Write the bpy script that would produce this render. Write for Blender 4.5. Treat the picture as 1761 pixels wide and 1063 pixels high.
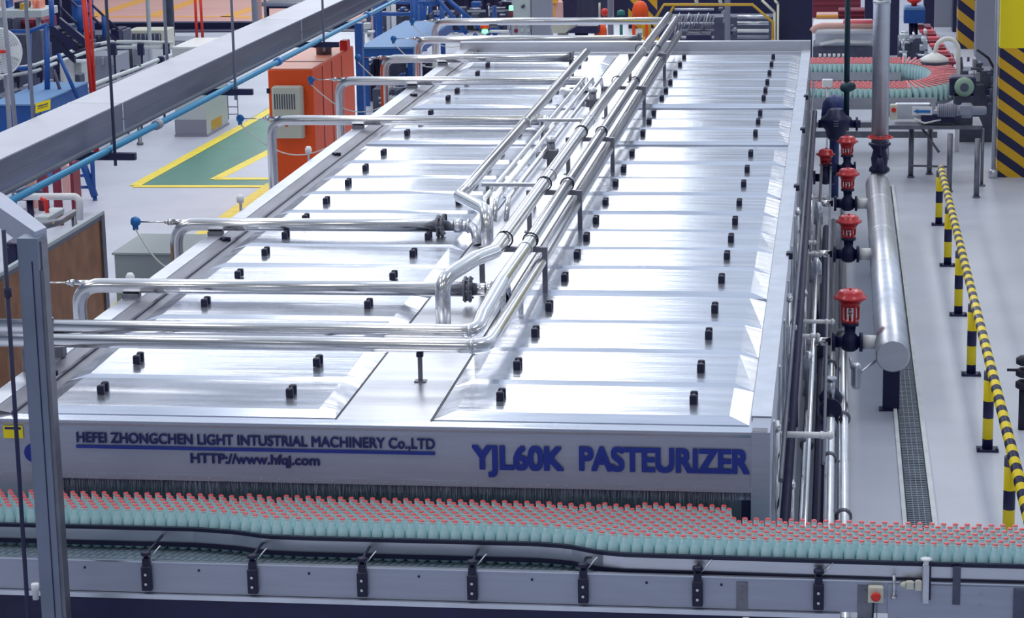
import bpy, bmesh, math, random
from mathutils import Vector, Matrix
random.seed(7)
for o in list(bpy.data.objects): bpy.data.objects.remove(o)
S = bpy.context.scene
COL = S.collection
PI = math.pi
# ------------------------------------------------------------------ camera
FPX, CX, CY, H = 4050.0, 880.5, 531.5, 5.3
XC = Vector((0.99070963, 0.01142662, -0.13551334))
YC = Vector((0.13466021, -0.22165547, 0.96578232))
ZC = Vector((-0.01900165, -0.97505809, -0.22113492))
cam = bpy.data.cameras.new('camera'); co = bpy.data.objects.new('camera', cam); COL.objects.link(co)
cam.sensor_width = 36; cam.lens = FPX / 1761 * 36; cam.clip_end = 300
right = Vector((XC[0], YC[0], ZC[0])); down = Vector((XC[1], YC[1], ZC[1])); fwd = Vector((XC[2], YC[2], ZC[2]))
m = Matrix((right, -down, -fwd)).transposed().to_4x4(); m.translation = (0, 0, H)
co.matrix_world = m
S.camera = co
# ------------------------------------------------------------------ view, world, lamps
S.view_settings.view_transform = 'Standard'; S.view_settings.look = 'None'
S.view_settings.gamma = 1; S.view_settings.use_curve_mapping = False
S.view_settings.exposure = 0.32
W = bpy.data.worlds.new('world'); S.world = W; W.use_nodes = True
# hall light: bright overhead and towards the far glazed end, dim behind the camera
wt = W.node_tree; bgn = wt.nodes['Background']
wc = wt.nodes.new('ShaderNodeTexCoord'); wd = wt.nodes.new('ShaderNodeVectorMath'); wd.operation = 'DOT_PRODUCT'
wt.links.new(wc.outputs['Generated'], wd.inputs[0]); wd.inputs[1].default_value = (0.0, 0.47, 0.42)
wm = wt.nodes.new('ShaderNodeMath'); wm.operation = 'ADD'; wm.inputs[1].default_value = 0.17; wt.links.new(wd.outputs['Value'], wm.inputs[0])
wx_ = wt.nodes.new('ShaderNodeMath'); wx_.operation = 'MAXIMUM'; wx_.inputs[1].default_value = 0.21; wt.links.new(wm.outputs[0], wx_.inputs[0])
bgn.inputs[0].default_value = (0.72, 0.83, 1.0, 1); wt.links.new(wx_.outputs[0], bgn.inputs[1])

def area(name, loc, sx, sy, power, col=(1, 1, 1), rot=(0, 0, 0)):
    l = bpy.data.lights.new(name, 'AREA'); l.shape = 'RECTANGLE'; l.size = sx; l.size_y = sy
    l.energy = power; l.color = col
    o = bpy.data.objects.new(name, l); COL.objects.link(o); o.location = loc; o.rotation_euler = rot
    return o
for lx, w_ in ((-4.6, 1.5), (-11.2, 1.6), (2.5, 1.0)):
    for ly in (2, 12, 20, 28, 36, 43, 50, 57):
        area('ceiling_lamp', (lx, ly, 9.0), w_, 3.2, 108 if lx < 2 else 62, (1.0, 0.97, 0.92))
area('window_light', (-6, 66, 7.0), 3.0, 5.0, 200, (0.9, 0.95, 1), (-PI / 2, 0, 0))
area('window_light', (-14, 66, 7.0), 3.0, 5.0, 200, (0.9, 0.95, 1), (-PI / 2, 0, 0))

# ------------------------------------------------------------------ pixel rays to real planes of the hall
def ray(px, py):
    d = Vector((px - CX, py - CY, FPX))
    return Vector((XC.dot(Vector((1, 0, 0))) * d[0] + XC[1] * d[1] + XC[2] * d[2],
                   YC[0] * d[0] + YC[1] * d[1] + YC[2] * d[2],
                   ZC[0] * d[0] + ZC[1] * d[1] + ZC[2] * d[2]))
def Zp(px, py, z=0.0):
    w = ray(px, py); return Vector((0, 0, H)) + w * ((z - H) / w[2])
def Yp(px, py, y):
    w = ray(px, py); return Vector((0, 0, H)) + w * (y / w[1])
def Xp(px, py, x):
    w = ray(px, py); return Vector((0, 0, H)) + w * (x / w[0])

# ------------------------------------------------------------------ materials
def mat(name, col, rough=0.5, metal=0.0, noise=0.0, nscale=8.0, bump=0.0, stretch=(1, 1, 1), spec=0.5, trans=0.0, emit=0.0, coat=0.0, col2=None, ior=None, rvar=0.0):
    M = bpy.data.materials.new(name); M.use_nodes = True
    nt = M.node_tree; b = nt.nodes['Principled BSDF']
    b.inputs['Base Color'].default_value = (*col, 1)
    b.inputs['Roughness'].default_value = rough; b.inputs['Metallic'].default_value = metal
    b.inputs['Specular IOR Level'].default_value = spec
    b.inputs['Transmission Weight'].default_value = trans
    b.inputs['Coat Weight'].default_value = coat
    if ior: b.inputs['IOR'].default_value = ior
    if emit:
        b.inputs['Emission Color'].default_value = (*col, 1); b.inputs['Emission Strength'].default_value = emit
    if noise or bump or rvar or col2:
        tc = nt.nodes.new('ShaderNodeTexCoord'); mp = nt.nodes.new('ShaderNodeMapping')
        mp.inputs['Scale'].default_value = stretch
        g = nt.nodes.new('ShaderNodeNewGeometry')
        nt.links.new(g.outputs['Position'], mp.inputs['Vector'])
        n = nt.nodes.new('ShaderNodeTexNoise'); n.inputs['Scale'].default_value = nscale; n.inputs['Detail'].default_value = 4
        nt.links.new(mp.outputs[0], n.inputs['Vector'])
        if noise or col2:
            r = nt.nodes.new('ShaderNodeValToRGB'); r.color_ramp.elements[0].position = 0.3; r.color_ramp.elements[1].position = 0.7
            c2 = col2 or tuple(min(1, c * (1 + noise)) for c in col)
            c1 = col if col2 else tuple(c * (1 - noise) for c in col)
            r.color_ramp.elements[0].color = (*c1, 1); r.color_ramp.elements[1].color = (*c2, 1)
            nt.links.new(n.outputs[0], r.inputs[0]); nt.links.new(r.outputs[0], b.inputs['Base Color'])
        if rvar:
            mr = nt.nodes.new('ShaderNodeMapRange'); mr.inputs['To Min'].default_value = rough - rvar; mr.inputs['To Max'].default_value = rough + rvar
            nt.links.new(n.outputs[0], mr.inputs['Value']); nt.links.new(mr.outputs[0], b.inputs['Roughness'])
        if bump:
            bp = nt.nodes.new('ShaderNodeBump'); bp.inputs['Strength'].default_value = bump; bp.inputs['Distance'].default_value = 0.02
            nt.links.new(n.outputs[0], bp.inputs['Height']); nt.links.new(bp.outputs[0], b.inputs['Normal'])
    return M

def stripes(name, ca, cb, period, axis='z', diag=0.0, duty=0.5, rough=0.4, phase=0.0):
    """painted warning bands, cut across the object's own coordinates"""
    M = bpy.data.materials.new(name); M.use_nodes = True; nt = M.node_tree; b = nt.nodes['Principled BSDF']
    b.inputs['Roughness'].default_value = rough
    tc = nt.nodes.new('ShaderNodeNewGeometry'); sp = nt.nodes.new('ShaderNodeSeparateXYZ')
    nt.links.new(tc.outputs['Position'], sp.inputs[0])
    add = nt.nodes.new('ShaderNodeMath'); add.operation = 'MULTIPLY_ADD'
    a = {'x': 0, 'y': 1, 'z': 2}[axis]
    nt.links.new(sp.outputs[0], add.inputs[0]); add.inputs[1].default_value = diag; nt.links.new(sp.outputs[a], add.inputs[2])
    ph = nt.nodes.new('ShaderNodeMath'); ph.operation = 'ADD'; nt.links.new(add.outputs[0], ph.inputs[0]); ph.inputs[1].default_value = phase + 100 * period
    md = nt.nodes.new('ShaderNodeMath'); md.operation = 'MODULO'; nt.links.new(ph.outputs[0], md.inputs[0]); md.inputs[1].default_value = period
    lt = nt.nodes.new('ShaderNodeMath'); lt.operation = 'LESS_THAN'; nt.links.new(md.outputs[0], lt.inputs[0]); lt.inputs[1].default_value = period * duty
    mx = nt.nodes.new('ShaderNodeMix'); mx.data_type = 'RGBA'
    nt.links.new(lt.outputs[0], mx.inputs[0]); mx.inputs[6].default_value = (*cb, 1); mx.inputs[7].default_value = (*ca, 1)
    nt.links.new(mx.outputs[2], b.inputs['Base Color'])
    return M

YEL = (0.95, 0.72, 0.005); NAV = (0.009, 0.011, 0.065)
m_lid = mat('brushed_steel_lid', (0.60, 0.635, 0.73), 0.23, 0.85, 0.10, 2.2, 0.22, (0.45, 4, 1), rvar=0.09)
m_steel = mat('brushed_steel', (0.62, 0.64, 0.70), 0.34, 1, 0.06, 5, 0.03, (0.6, 6, 3))
m_fascia = mat('matt_steel_fascia', (0.40, 0.43, 0.54), 0.5, 0.6, 0.05, 6, 0.03, (0.4, 1, 6))
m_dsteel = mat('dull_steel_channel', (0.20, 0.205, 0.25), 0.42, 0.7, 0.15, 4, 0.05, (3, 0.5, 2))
m_pipe = mat('polished_pipe_steel', (0.80, 0.80, 0.82), 0.2, 1, 0.04, 8, 0.02)
m_insul = mat('aluminium_cladding', (0.68, 0.71, 0.79), 0.36, 0.9, 0.08, 6, 0.05)
m_black = mat('black_plastic', (0.006, 0.007, 0.04), 0.45)
m_navy = mat('navy_black_paint', NAV, 0.5, 0, 0.2)
m_rubber = mat('black_rubber', (0.010, 0.011, 0.035), 0.6)
m_floor = mat('concrete_floor', (0.50, 0.53, 0.63), 0.42, 0, 0, 1.1, 0.02, (1, 1, 1), col2=(0.58, 0.61, 0.71))
m_green = mat('green_floor_paint', (0.05, 0.22, 0.16), 0.35, 0, 0.1, 3)
m_yline = mat('yellow_line_paint', (0.92, 0.72, 0.03), 0.5, 0, 0.1, 6)
m_pink = mat('pink_floor_paint', (0.68, 0.34, 0.30), 0.6, 0, 0, 0.8, 0, (0.4, 2, 1), col2=(0.74, 0.42, 0.36))
m_oline = mat('orange_line_paint', (0.90, 0.42, 0.05), 0.5, 0, 0.05)
m_text = mat('dark_blue_lettering', (0.008, 0.013, 0.13), 0.5)
m_text2 = mat('blue_lettering', (0.008, 0.03, 0.30), 0.5)
m_glass = mat('aqua_bottle_glass', (0.62, 0.90, 0.95), 0.14, 0, 0, trans=0.22, ior=1.35)
m_caps = mat('red_cap', (0.85, 0.12, 0.14), 0.35)
m_capw = mat('pale_cap_skirt', (0.85, 0.74, 0.72), 0.4)
m_belt = mat('modular_belt', (0.10, 0.15, 0.20), 0.45, 0.3, 0, 30, 0.5, (1, 1, 1), col2=(0.26, 0.33, 0.40))
m_red = mat('red_enamel', (0.62, 0.02, 0.03), 0.3, coat=0.3)
m_orange = mat('orange_enamel', (1.0, 0.10, 0.006), 0.45, 0, 0.05, 2)
m_orangetop = mat('pale_orange_top', (0.90, 0.34, 0.24), 0.45, 0, 0.05, 2)
m_cream = mat('cream_paint', (0.66, 0.66, 0.56), 0.45)
m_white = mat('white_paint', (0.80, 0.82, 0.86), 0.4)
m_pgrey = mat('pale_grey_paint', (0.56, 0.62, 0.66), 0.5)
m_grey = mat('grey_paint', (0.28, 0.30, 0.38), 0.5)
m_dgrey = mat('dark_grey_paint', (0.07, 0.08, 0.14), 0.5, 0, 0.2)
m_blue = mat('blue_paint', (0.010, 0.085, 0.36), 0.4, 0, 0.1)
m_lblue = mat('pale_blue_sheet', (0.13, 0.27, 0.52), 0.6)
m_bpipe = mat('light_blue_pipe', (0.06, 0.30, 0.55), 0.25, 0.1)
m_sensor = mat('blue_sensor_head', (0.01, 0.16, 0.50), 0.4)
m_wood = mat('brown_board', (0.28, 0.12, 0.06), 0.55, 0, 0, 5, 0.02, (1, 1, 1), col2=(0.42, 0.20, 0.10))
m_brass = mat('ochre_paint', (0.62, 0.36, 0.02), 0.45)
m_yellow = mat('yellow_paint', (0.98, 0.80, 0.005), 0.45)
m_redp = mat('red_paint', (0.75, 0.03, 0.02), 0.4)
m_maroon = mat('maroon_crates', (0.22, 0.02, 0.05), 0.5)
m_pinkp = mat('pink_plastic', (0.80, 0.16, 0.20), 0.45)
m_rose = mat('rose_sheet', (0.72, 0.42, 0.38), 0.5)
m_cable = mat('white_cable', (0.75, 0.76, 0.74), 0.5)
m_grate = mat('drain_grating', (0.16, 0.20, 0.26), 0.5, 0.3)
m_kerb = mat('pale_kerb_paint', (0.70, 0.74, 0.76), 0.6, 0, 0.1, 5)
m_hair = mat('brush_bristle', (0.10, 0.11, 0.20), 0.5, 0, 0, 60, 0, (1, 1, 0.1), col2=(0.50, 0.54, 0.68))
m_valve = mat('navy_cast_iron', (0.008, 0.010, 0.07), 0.4)
m_dgreen = mat('dark_green_pipe', (0.01, 0.045, 0.07), 0.4)
m_ggreen = mat('pale_green_cast', (0.28, 0.42, 0.32), 0.4)
m_glow = mat('green_lamp', (0.2, 1.0, 0.35), 0.4, emit=1.6)
m_stripe_post = stripes('post_bands', YEL, NAV, 0.31, duty=.55, phase=-.10)
m_stripe_bar = stripes('rail_bands', YEL, NAV, 0.30, 'y')
m_stripe_col = stripes('column_bands', (0.75, 0.42, 0.01), NAV, 0.27, 'z', 0.72, 0.5)

# ------------------------------------------------------------------ mesh builder
class MB:
    def __init__(s): s.v = []; s.f = []; s.mi = []; s.sm = []; s.cur = 0
    def add(s, vs, fs, smooth=False):
        n = len(s.v); s.v += [tuple(v) for v in vs]
        for f in fs: s.f.append(tuple(n + i for i in f)); s.mi.append(s.cur); s.sm.append(smooth)
        return s
    def box(s, a, b):
        x0, x1 = sorted((a[0], b[0])); y0, y1 = sorted((a[1], b[1])); z0, z1 = sorted((a[2], b[2]))
        vs = [(x0, y0, z0), (x1, y0, z0), (x1, y1, z0), (x0, y1, z0), (x0, y0, z1), (x1, y0, z1), (x1, y1, z1), (x0, y1, z1)]
        return s.add(vs, [(3, 2, 1, 0), (4, 5, 6, 7), (0, 1, 5, 4), (1, 2, 6, 5), (2, 3, 7, 6), (3, 0, 4, 7)])
    def cbox(s, a, b, c=0.01):
        """box with chamfered vertical and top edges"""
        x0, x1 = sorted((a[0], b[0])); y0, y1 = sorted((a[1], b[1])); z0, z1 = sorted((a[2], b[2]))
        c = min(c, (x1 - x0) / 3, (y1 - y0) / 3, (z1 - z0) / 3)
        def ring(i, z): 
            X0, X1, Y0, Y1 = x0 + i, x1 - i, y0 + i, y1 - i
            return [(X0 + c, Y0, z), (X1 - c, Y0, z), (X1, Y0 + c, z), (X1, Y1 - c, z), (X1 - c, Y1, z), (X0 + c, Y1, z), (X0, Y1 - c, z), (X0, Y0 + c, z)]
        vs = ring(0, z0) + ring(0, z1 - c) + ring(c, z1)
        fs = [tuple(range(7, -1, -1)), tuple(range(16, 24))]
        for k in (0, 8):
            for i in range(8): j = (i + 1) % 8; fs.append((k + i, k + j, k + 8 + j, k + 8 + i))
        return s.add(vs, fs)
    def quad(s, *p): return s.add(p, [tuple(range(len(p)))])
    def prism(s, pts, d):
        """polygon pts (3-D, planar) extruded by vector d"""
        n = len(pts); d = Vector(d); P = [Vector(p) for p in pts]
        vs = P + [p + d for p in P]
        fs = [tuple(range(n - 1, -1, -1)), tuple(range(n, 2 * n))] + [(i, (i + 1) % n, n + (i + 1) % n, n + i) for i in range(n)]
        return s.add(vs, fs)
    def tube(s, path, r, n=12, caps=True, smooth=True, radii=None):
        P = [Vector(p) for p in path]; k = len(P)
        T = []
        for i in range(k):
            a = P[max(i - 1, 0)]; b = P[min(i + 1, k - 1)]; t = (b - a)
            T.append(t.normalized() if t.length > 1e-9 else Vector((0, 0, 1)))
        u = T[0].orthogonal().normalized(); vs = []
        for i in range(k):
            u = (u - T[i] * u.dot(T[i])); u = u.normalized() if u.length > 1e-6 else T[i].orthogonal().normalized()
            w = T[i].cross(u); rr = radii[i] if radii else r
            for j in range(n):
                a = 2 * PI * j / n; vs.append(P[i] + (u * math.cos(a) + w * math.sin(a)) * rr)
        fs = []
        for i in range(k - 1):
            for j in range(n):
                q = (j + 1) % n; fs.append((i * n + j, i * n + q, (i + 1) * n + q, (i + 1) * n + j))
        s.add(vs, fs, smooth)
        if caps:
            b = len(s.v) - len(vs)
            s.f.append(tuple(b + j for j in range(n - 1, -1, -1))); s.mi.append(s.cur); s.sm.append(False)
            s.f.append(tuple(b + (k - 1) * n + j for j in range(n))); s.mi.append(s.cur); s.sm.append(False)
        return s
    def rod(s, a, b, r, n=12): return s.tube([a, b], r, n)
    def lathe(s, base, prof, n=16, axis=(0, 0, 1)):
        """prof: (radius, height) pairs from the base along axis"""
        ax = Vector(axis).normalized(); B = Vector(base)
        return s.tube([B + ax * h for _, h in prof], 1, n, True, True, [max(r, 1e-4) for r, _ in prof]) if ax else s
    def turned(s, base, prof, n=16, axis=(0, 0, 1)):
        ax = Vector(axis).normalized(); B = Vector(base); u = ax.orthogonal().normalized(); w = ax.cross(u); vs = []
        for r, h in prof:
            for j in range(n):
                a = 2 * PI * j / n; vs.append(B + ax * h + (u * math.cos(a) + w * math.sin(a)) * max(r, 1e-4))
        fs = []
        for i in range(len(prof) - 1):
            for j in range(n): q = (j + 1) % n; fs.append((i * n + j, i * n + q, (i + 1) * n + q, (i + 1) * n + j))
        s.add(vs, fs, True)
        b = len(s.v) - len(vs); k = len(prof)
        s.f.append(tuple(b + j for j in range(n - 1, -1, -1))); s.mi.append(s.cur); s.sm.append(False)
        s.f.append(tuple(b + (k - 1) * n + j for j in range(n))); s.mi.append(s.cur); s.sm.append(False)
        return s
    def ball(s, c, r, n=12, sz=1.0):
        prof = [(r * math.sin(PI * i / 8), -r * sz * math.cos(PI * i / 8)) for i in range(9)]
        return s.turned(c, prof, n)
    def ring(s, c, R, r, axis=(0, 0, 1), n=20, a0=0, a1=2 * PI):
        ax = Vector(axis).normalized(); u = ax.orthogonal().normalized(); w = ax.cross(u); c = Vector(c)
        return s.tube([c + (u * math.cos(a0 + (a1 - a0) * i / n) + w * math.sin(a0 + (a1 - a0) * i / n)) * R for i in range(n + 1)], r, 8, False)
    def build(s, name, mats, parent=None, kind=None, label=None):
        if not isinstance(mats, (list, tuple)): mats = [mats]
        off = Vector((0, 0, 0)); q = parent
        while q is not None: off += Vector(q.location); q = q.parent
        me = bpy.data.meshes.new(name)
        me.from_pydata([(v[0] - off[0], v[1] - off[1], v[2] - off[2]) for v in s.v], [], s.f)
        for M in mats: me.materials.append(M)
        me.polygons.foreach_set('material_index', s.mi); me.polygons.foreach_set('use_smooth', s.sm)
        me.validate(); me.update()
        o = bpy.data.objects.new(name, me); COL.objects.link(o)
        if parent is not None: o.parent = parent
        if kind: o['kind'] = kind
        if label: o['label'] = label
        return o

def bent(pts, R, n=6):
    """polyline with rounded corners"""
    P = [Vector(p) for p in pts]; out = [P[0]]
    for i in range(1, len(P) - 1):
        a = (P[i - 1] - P[i]); b = (P[i + 1] - P[i]); ang = a.angle(b)
        t = min(R / math.tan(ang / 2), a.length * 0.49, b.length * 0.49)
        p0 = P[i] + a.normalized() * t; p1 = P[i] + b.normalized() * t
        for k in range(n + 1):
            q = k / n; out.append(p0 * (1 - q) ** 2 + P[i] * 2 * q * (1 - q) + p1 * q * q)
    out.append(P[-1]); return out

def thing(name, label, cat, loc=(0, 0, 0), group=None, kind=None):
    o = bpy.data.objects.new(name, None); COL.objects.link(o); o.location = loc; o.empty_display_size = 0.1
    return tag(o, label, cat, group, kind)
def tag(o, label=None, cat=None, group=None, kind=None):
    if label: o['label'] = label
    if cat: o['category'] = cat
    if group: o['group'] = group
    if kind: o['kind'] = kind
    return o
def single(name, mb, mats, label, cat, base=None, group=None, kind=None):
    """a thing made of one mesh, its origin at its base"""
    if base is None:
        xs = [v[0] for v in mb.v]; ys = [v[1] for v in mb.v]; zs = [v[2] for v in mb.v]
        base = ((min(xs) + max(xs)) / 2, (min(ys) + max(ys)) / 2, min(zs))
    b = Vector(base); mb.v = [(v[0] - b[0], v[1] - b[1], v[2] - b[2]) for v in mb.v]
    o = mb.build(name, mats); o.location = b
    return tag(o, label, cat, group, kind)
def dup(root, loc, label=None, group=None):
    r = root.copy(); COL.objects.link(r); r.location = loc
    if label: r['label'] = label
    if group: r['group'] = group
    for ch in list(root.children):
        c = ch.copy(); COL.objects.link(c); c.parent = r
        for g in ch.children: d = g.copy(); COL.objects.link(d); d.parent = c
    return r

# ================================================================== THE SETTING
fl = MB(); fl.quad((-40, -2, 0), (25, -2, 0), (25, 75, 0), (-40, 75, 0)); fl.build('floor', m_floor, kind='structure')
wb = MB(); wb.box((-40, 75, 0), (25, 75.3, 9.5)); wb.build('wall_back', m_grey, kind='structure')
def flat(name, pxs, z, M, th=0.003):
    b = MB(); P = [Zp(x, y, z) for x, y in pxs]; b.prism([(p[0], p[1], z - th) for p in P], (0, 0, th)); return b.build(name, M, kind='structure')
flat('trim_1', [(232, 320), (440, 198), (520, 150), (600, 200), (600, 320)], 0.004, m_green)
def stripe(name, a, b, w, z=0.009, M=None):
    p, q = Zp(*a, z), Zp(*b, z); d = (q - p); d.normalize(); n = Vector((-d[1], d[0], 0)) * w / 2
    mb = MB(); mb.prism([p - n + Vector((0, 0, -0.004)), q - n + Vector((0, 0, -0.004)), q + n + Vector((0, 0, -0.004)), p + n + Vector((0, 0, -0.004))], (0, 0, 0.004))
    return mb.build(name, M or m_yline, kind='structure')
stripe('trim_2', (232, 319), (445, 201), 0.16)
stripe('trim_3', (445, 201), (530, 150), 0.16)
stripe('trim_4', (230, 320), (600, 320), 0.16)
fi = MB(); P = [Zp(x, y, 0.006) for x, y in [(372, 307), (455, 264), (560, 264), (560, 307)]]
fi.prism([(p[0], p[1], 0.003) for p in P], (0, 0, 0.004)); fi.build('trim_5', m_floor, kind='structure')
stripe('trim_6', (370, 308), (470, 257), 0.16)
stripe('trim_7', (370, 307), (560, 307), 0.16)
flat('trim_8', [(352, 408), (476, 318), (520, 318), (392, 408)], 0.004, m_green)
stripe('trim_9', (336, 410), (470, 315), 0.18)
stripe('trim_10', (195, 535), (336, 410), 0.18)
flat('trim_11', [(205, 540), (352, 408), (392, 408), (260, 520)], 0.004, m_green)
# the pink floor of the store beyond, with its lines
pk = MB(); pk.prism([(-30, 50.8, 0.002), (-5.0, 50.8, 0.002), (-5.0, 74.9, 0.002), (-30, 74.9, 0.002)], (0, 0, 0.004)); pk.build('trim_12', m_pink, kind='structure')
for i, (a, b, w) in enumerate([((150, 30), (245, 0), .35), ((163, 28.6), (400, 28.6), .22), ((259, 28), (340, -1), .35), ((390, 29), (480, -1), .35), ((405, 29), (470, 29), .5), ((510, 9), (640, 6), .35), ((100, 28), (150, 28), .4), ((540, 14), (600, 2), .35)]):
    stripe('trim_%d' % (13 + i), a, b, w, 0.010, m_oline)
kw = MB(); kw.box((-30, 50.2, 0), (-9.8, 50.5, 0.15)); kw.box((-30, 49.6, 0), (-9.8, 50.2, 0.02)); kw.build('trim_21', m_navy, kind='structure')
# floor drain beside the header
dx0, dx1 = 0.535, 0.715
dr = MB(); dr.box((dx0, 12, 0.001), (dx1, 30.5, 0.006))
dr.build('trim_22', m_navy, kind='structure')
gb = MB()
y = 12.0
while y < 30.4:
    gb.box((dx0 + .01, y, 0.006), (dx1 - .01, y + .022, 0.02)); y += 0.045
for xx in (dx0 + .05, dx0 + .09, dx0 + .13): gb.box((xx, 12, .006), (xx + .006, 30.4, .021))
gb.build('trim_23', m_grate, kind='structure')
kb = MB(); kb.box((dx1, 12, 0), (dx1 + .035, 30.5, 0.03)); kb.box((dx0 - .03, 12, 0), (dx0, 30.5, 0.02)); kb.build('trim_24', m_kerb, kind='structure')

# ================================================================== THE PASTEURIZER
Y0, Y1, XL, XR, ZT = 12.70, 31.10, -5.0, -0.345, 1.70
pz = thing('tunnel_pasteurizer', 'long stainless steel tunnel pasteurizer with rows of raised lids and blue lettering', 'machine', (-2.67, Y0, 0))
b = MB()
b.box((XL + .02, Y0 + .25, 0.25), (XR - .02, Y1, ZT - 0.03))
for yy in (13.4, 17.5, 21.6, 25.7, 30.2):
    for xx in (XL + .1, XR - .2): b.box((xx, yy, 0), (xx + .1, yy + .12, 0.26))
b.build('body', m_steel, pz)
b = MB(); b.box((XL, Y0, 1.352), (XR - .10, Y0 + .012, ZT)); b.box((XL, Y0 - .006, 1.352), (XR - .10, Y0, 1.385))
b.build('fascia', m_fascia, pz)
b = MB(); b.box((XR - .105, Y0 - .008, 0.3), (XR, Y0 + .30, ZT + .004)); b.build('corner_post', m_fascia, pz)
b = MB(); b.box((XL, Y0 - .008, 0.3), (XL + .45, Y0 + .1, 1.36)); b.build('corner_post', m_fascia, pz)
for k in range(44):
    b = MB(); b.turned((XL + .08 + k * .104, Y0 - .006, 1.368), [(.006, 0), (.004, .004)], 6, (0, -1, 0)); b.build('rivet', m_steel, pz)
b = MB(); b.prism([(XL, Y0 - .008, ZT - .012), (XL, Y0 + .105, ZT + .004), (XL, Y0 + .105, ZT - .02), (XL, Y0, ZT - .03)], (XR - XL - .01, 0, 0)); b.build('front_lip', m_lid, pz)
# deck between and behind the lids
b = MB(); b.box((XL + .28, Y0 + .10, ZT - .03), (XR - .1, Y1, ZT - .008)); b.build('deck', m_lid, pz)
b = MB(); b.box((-2.828, Y0 + .105, ZT - .008), (-2.285, Y1 - .3, ZT + .003)); 
b.build('centre_plate', m_steel, pz)
b = MB(); b.box((-2.279, Y0 + .10, ZT - .008), (-2.271, Y1 - .4, ZT + .0045)); b.box((-2.836, Y0 + .10, ZT - .008), (-2.83, Y1 - .4, ZT + .0045)); b.build('gap_seal', m_black, pz)
# side rails: bright cap outside, darker channel inside
b = MB(); b.box((XL, Y0 + .02, ZT - .3), (XL + .125, Y1, ZT + .035)); b.build('side_rail', m_insul, pz)
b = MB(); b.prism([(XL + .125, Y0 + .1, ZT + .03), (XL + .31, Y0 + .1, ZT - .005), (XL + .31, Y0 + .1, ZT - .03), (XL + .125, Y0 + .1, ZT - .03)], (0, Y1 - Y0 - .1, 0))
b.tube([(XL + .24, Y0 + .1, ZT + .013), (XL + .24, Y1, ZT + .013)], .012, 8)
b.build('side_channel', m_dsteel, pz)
for k in range(4):
    yy = 13.66 + k * 4.3
    b = MB(); b.cbox((XL + .135, yy, ZT + .01), (XL + .22, yy + .03, ZT + .045), .004); b.cbox((XL + .16, yy - .03, ZT + .01), (XL + .185, yy + .06, ZT + .042), .004); b.build('clip', m_black, pz)
b = MB(); b.box((XR - .115, Y0 + .31, ZT - .3), (XR, Y1, ZT + .012)); b.build('side_rail', m_insul, pz)
b = MB(); b.box((XR - .10, Y0 + .002, ZT - .0), (XR - .015, Y0 + .085, ZT + .006)); b.build('corner_plate', m_dsteel, pz)
for yy in (17.6, 20.6, 24.0, 26.5):
    b = MB(); b.cbox((XR - .02, yy, ZT - .02), (XR + .03, yy + .09, ZT + .03), .005); b.build('clip', m_black, pz)
# far upstand
b = MB(); b.box((XL, Y1, ZT - .3), (XR, Y1 + .14, ZT + .125)); b.box((XL + .2, Y1 - .3, ZT - .01), (XR - .12, Y1 - .24, ZT + .02)); b.build('end_upstand', m_steel, pz)
# side wall facing the pipework
b = MB(); b.box((XR - .02, Y0 + .3, .25), (XR - .005, Y1, ZT - .05))
for k in range(14): b.box((XR - .006, Y0 + .6 + k * 1.3, .3), (XR + .012, Y0 + .66 + k * 1.3, ZT - .1))
b.build('side_panel', m_steel, pz)
# raised hatches
knobs = [13.21, 13.95, 14.82, 15.58, 16.52, 17.35, 18.03, 18.76, 19.57, 20.5, 21.3, 22.2, 23.48, 24.28, 24.92, 26.08, 26.73, 27.45, 28.31, 29.17, 29.96]
lids = []
for i, k in enumerate(knobs):
    f = k - .38 if i == 0 else max((knobs[i - 1] + k) / 2 + .0, k - .42)
    nx = knobs[i + 1] if i + 1 < len(knobs) else k + .82
    e = min((k + nx) / 2, k + .44)
    lids.append((f + .006, e - .006, k))
def lid(x0, x1, f, e, k, hx, tilt, fix):
    b = MB(); z = ZT - .008; zt = ZT + .034
    a = .115; g = .09; h = .03
    base = [(x0, f, z + .012), (x1, f, z + .012), (x1, e, z + .012), (x0, e, z + .012)]
    low = [(p[0], p[1], z - .01) for p in base]
    t1, t2, t3 = tilt
    cr = (x0 + x1) / 2
    top = [(x0 + a, f + g, zt + t1), (cr, f + g, zt + t1 + t3), (x1 - a, f + g, zt + t1), (x1 - a, e - h, zt + t2), (cr, e - h, zt + t2 + t3), (x0 + a, e - h, zt + t2)]
    b.add(low + base + top, [(0, 1, 5, 4), (1, 2, 6, 5), (2, 3, 7, 6), (3, 0, 4, 7), (4, 5, 10, 9, 8), (5, 6, 11, 10), (6, 7, 13, 12, 11), (7, 4, 8, 13), (8, 9, 12, 13), (9, 10, 11, 12)])
    L = b.build('lid', m_lid, pz)
    for hxx in hx:
        hb = MB(); zt2 = zt + .001
        for s_ in (-1, 1): hb.cbox((hxx - .022, k + s_ * .042 - .017, zt2), (hxx + .022, k + s_ * .042 + .017, zt2 + .055), .006)
        hb.cbox((hxx - .010, k - .05, zt2 + .030), (hxx + .010, k + .05, zt2 + .048), .004)
        hb.build('handle', m_black, L)
rnd = random.Random(3)
for (f, e, k) in lids:
    for (x0, x1, hx) in ((-4.685, -2.842, (-4.34, -3.185)), (-2.268, XR - .122, (-1.928, -.80))):
        lid(x0, x1, f, e, k, hx, (rnd.uniform(-.007, .005), rnd.uniform(-.007, .007), rnd.uniform(-.003, .006)), 0)
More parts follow.
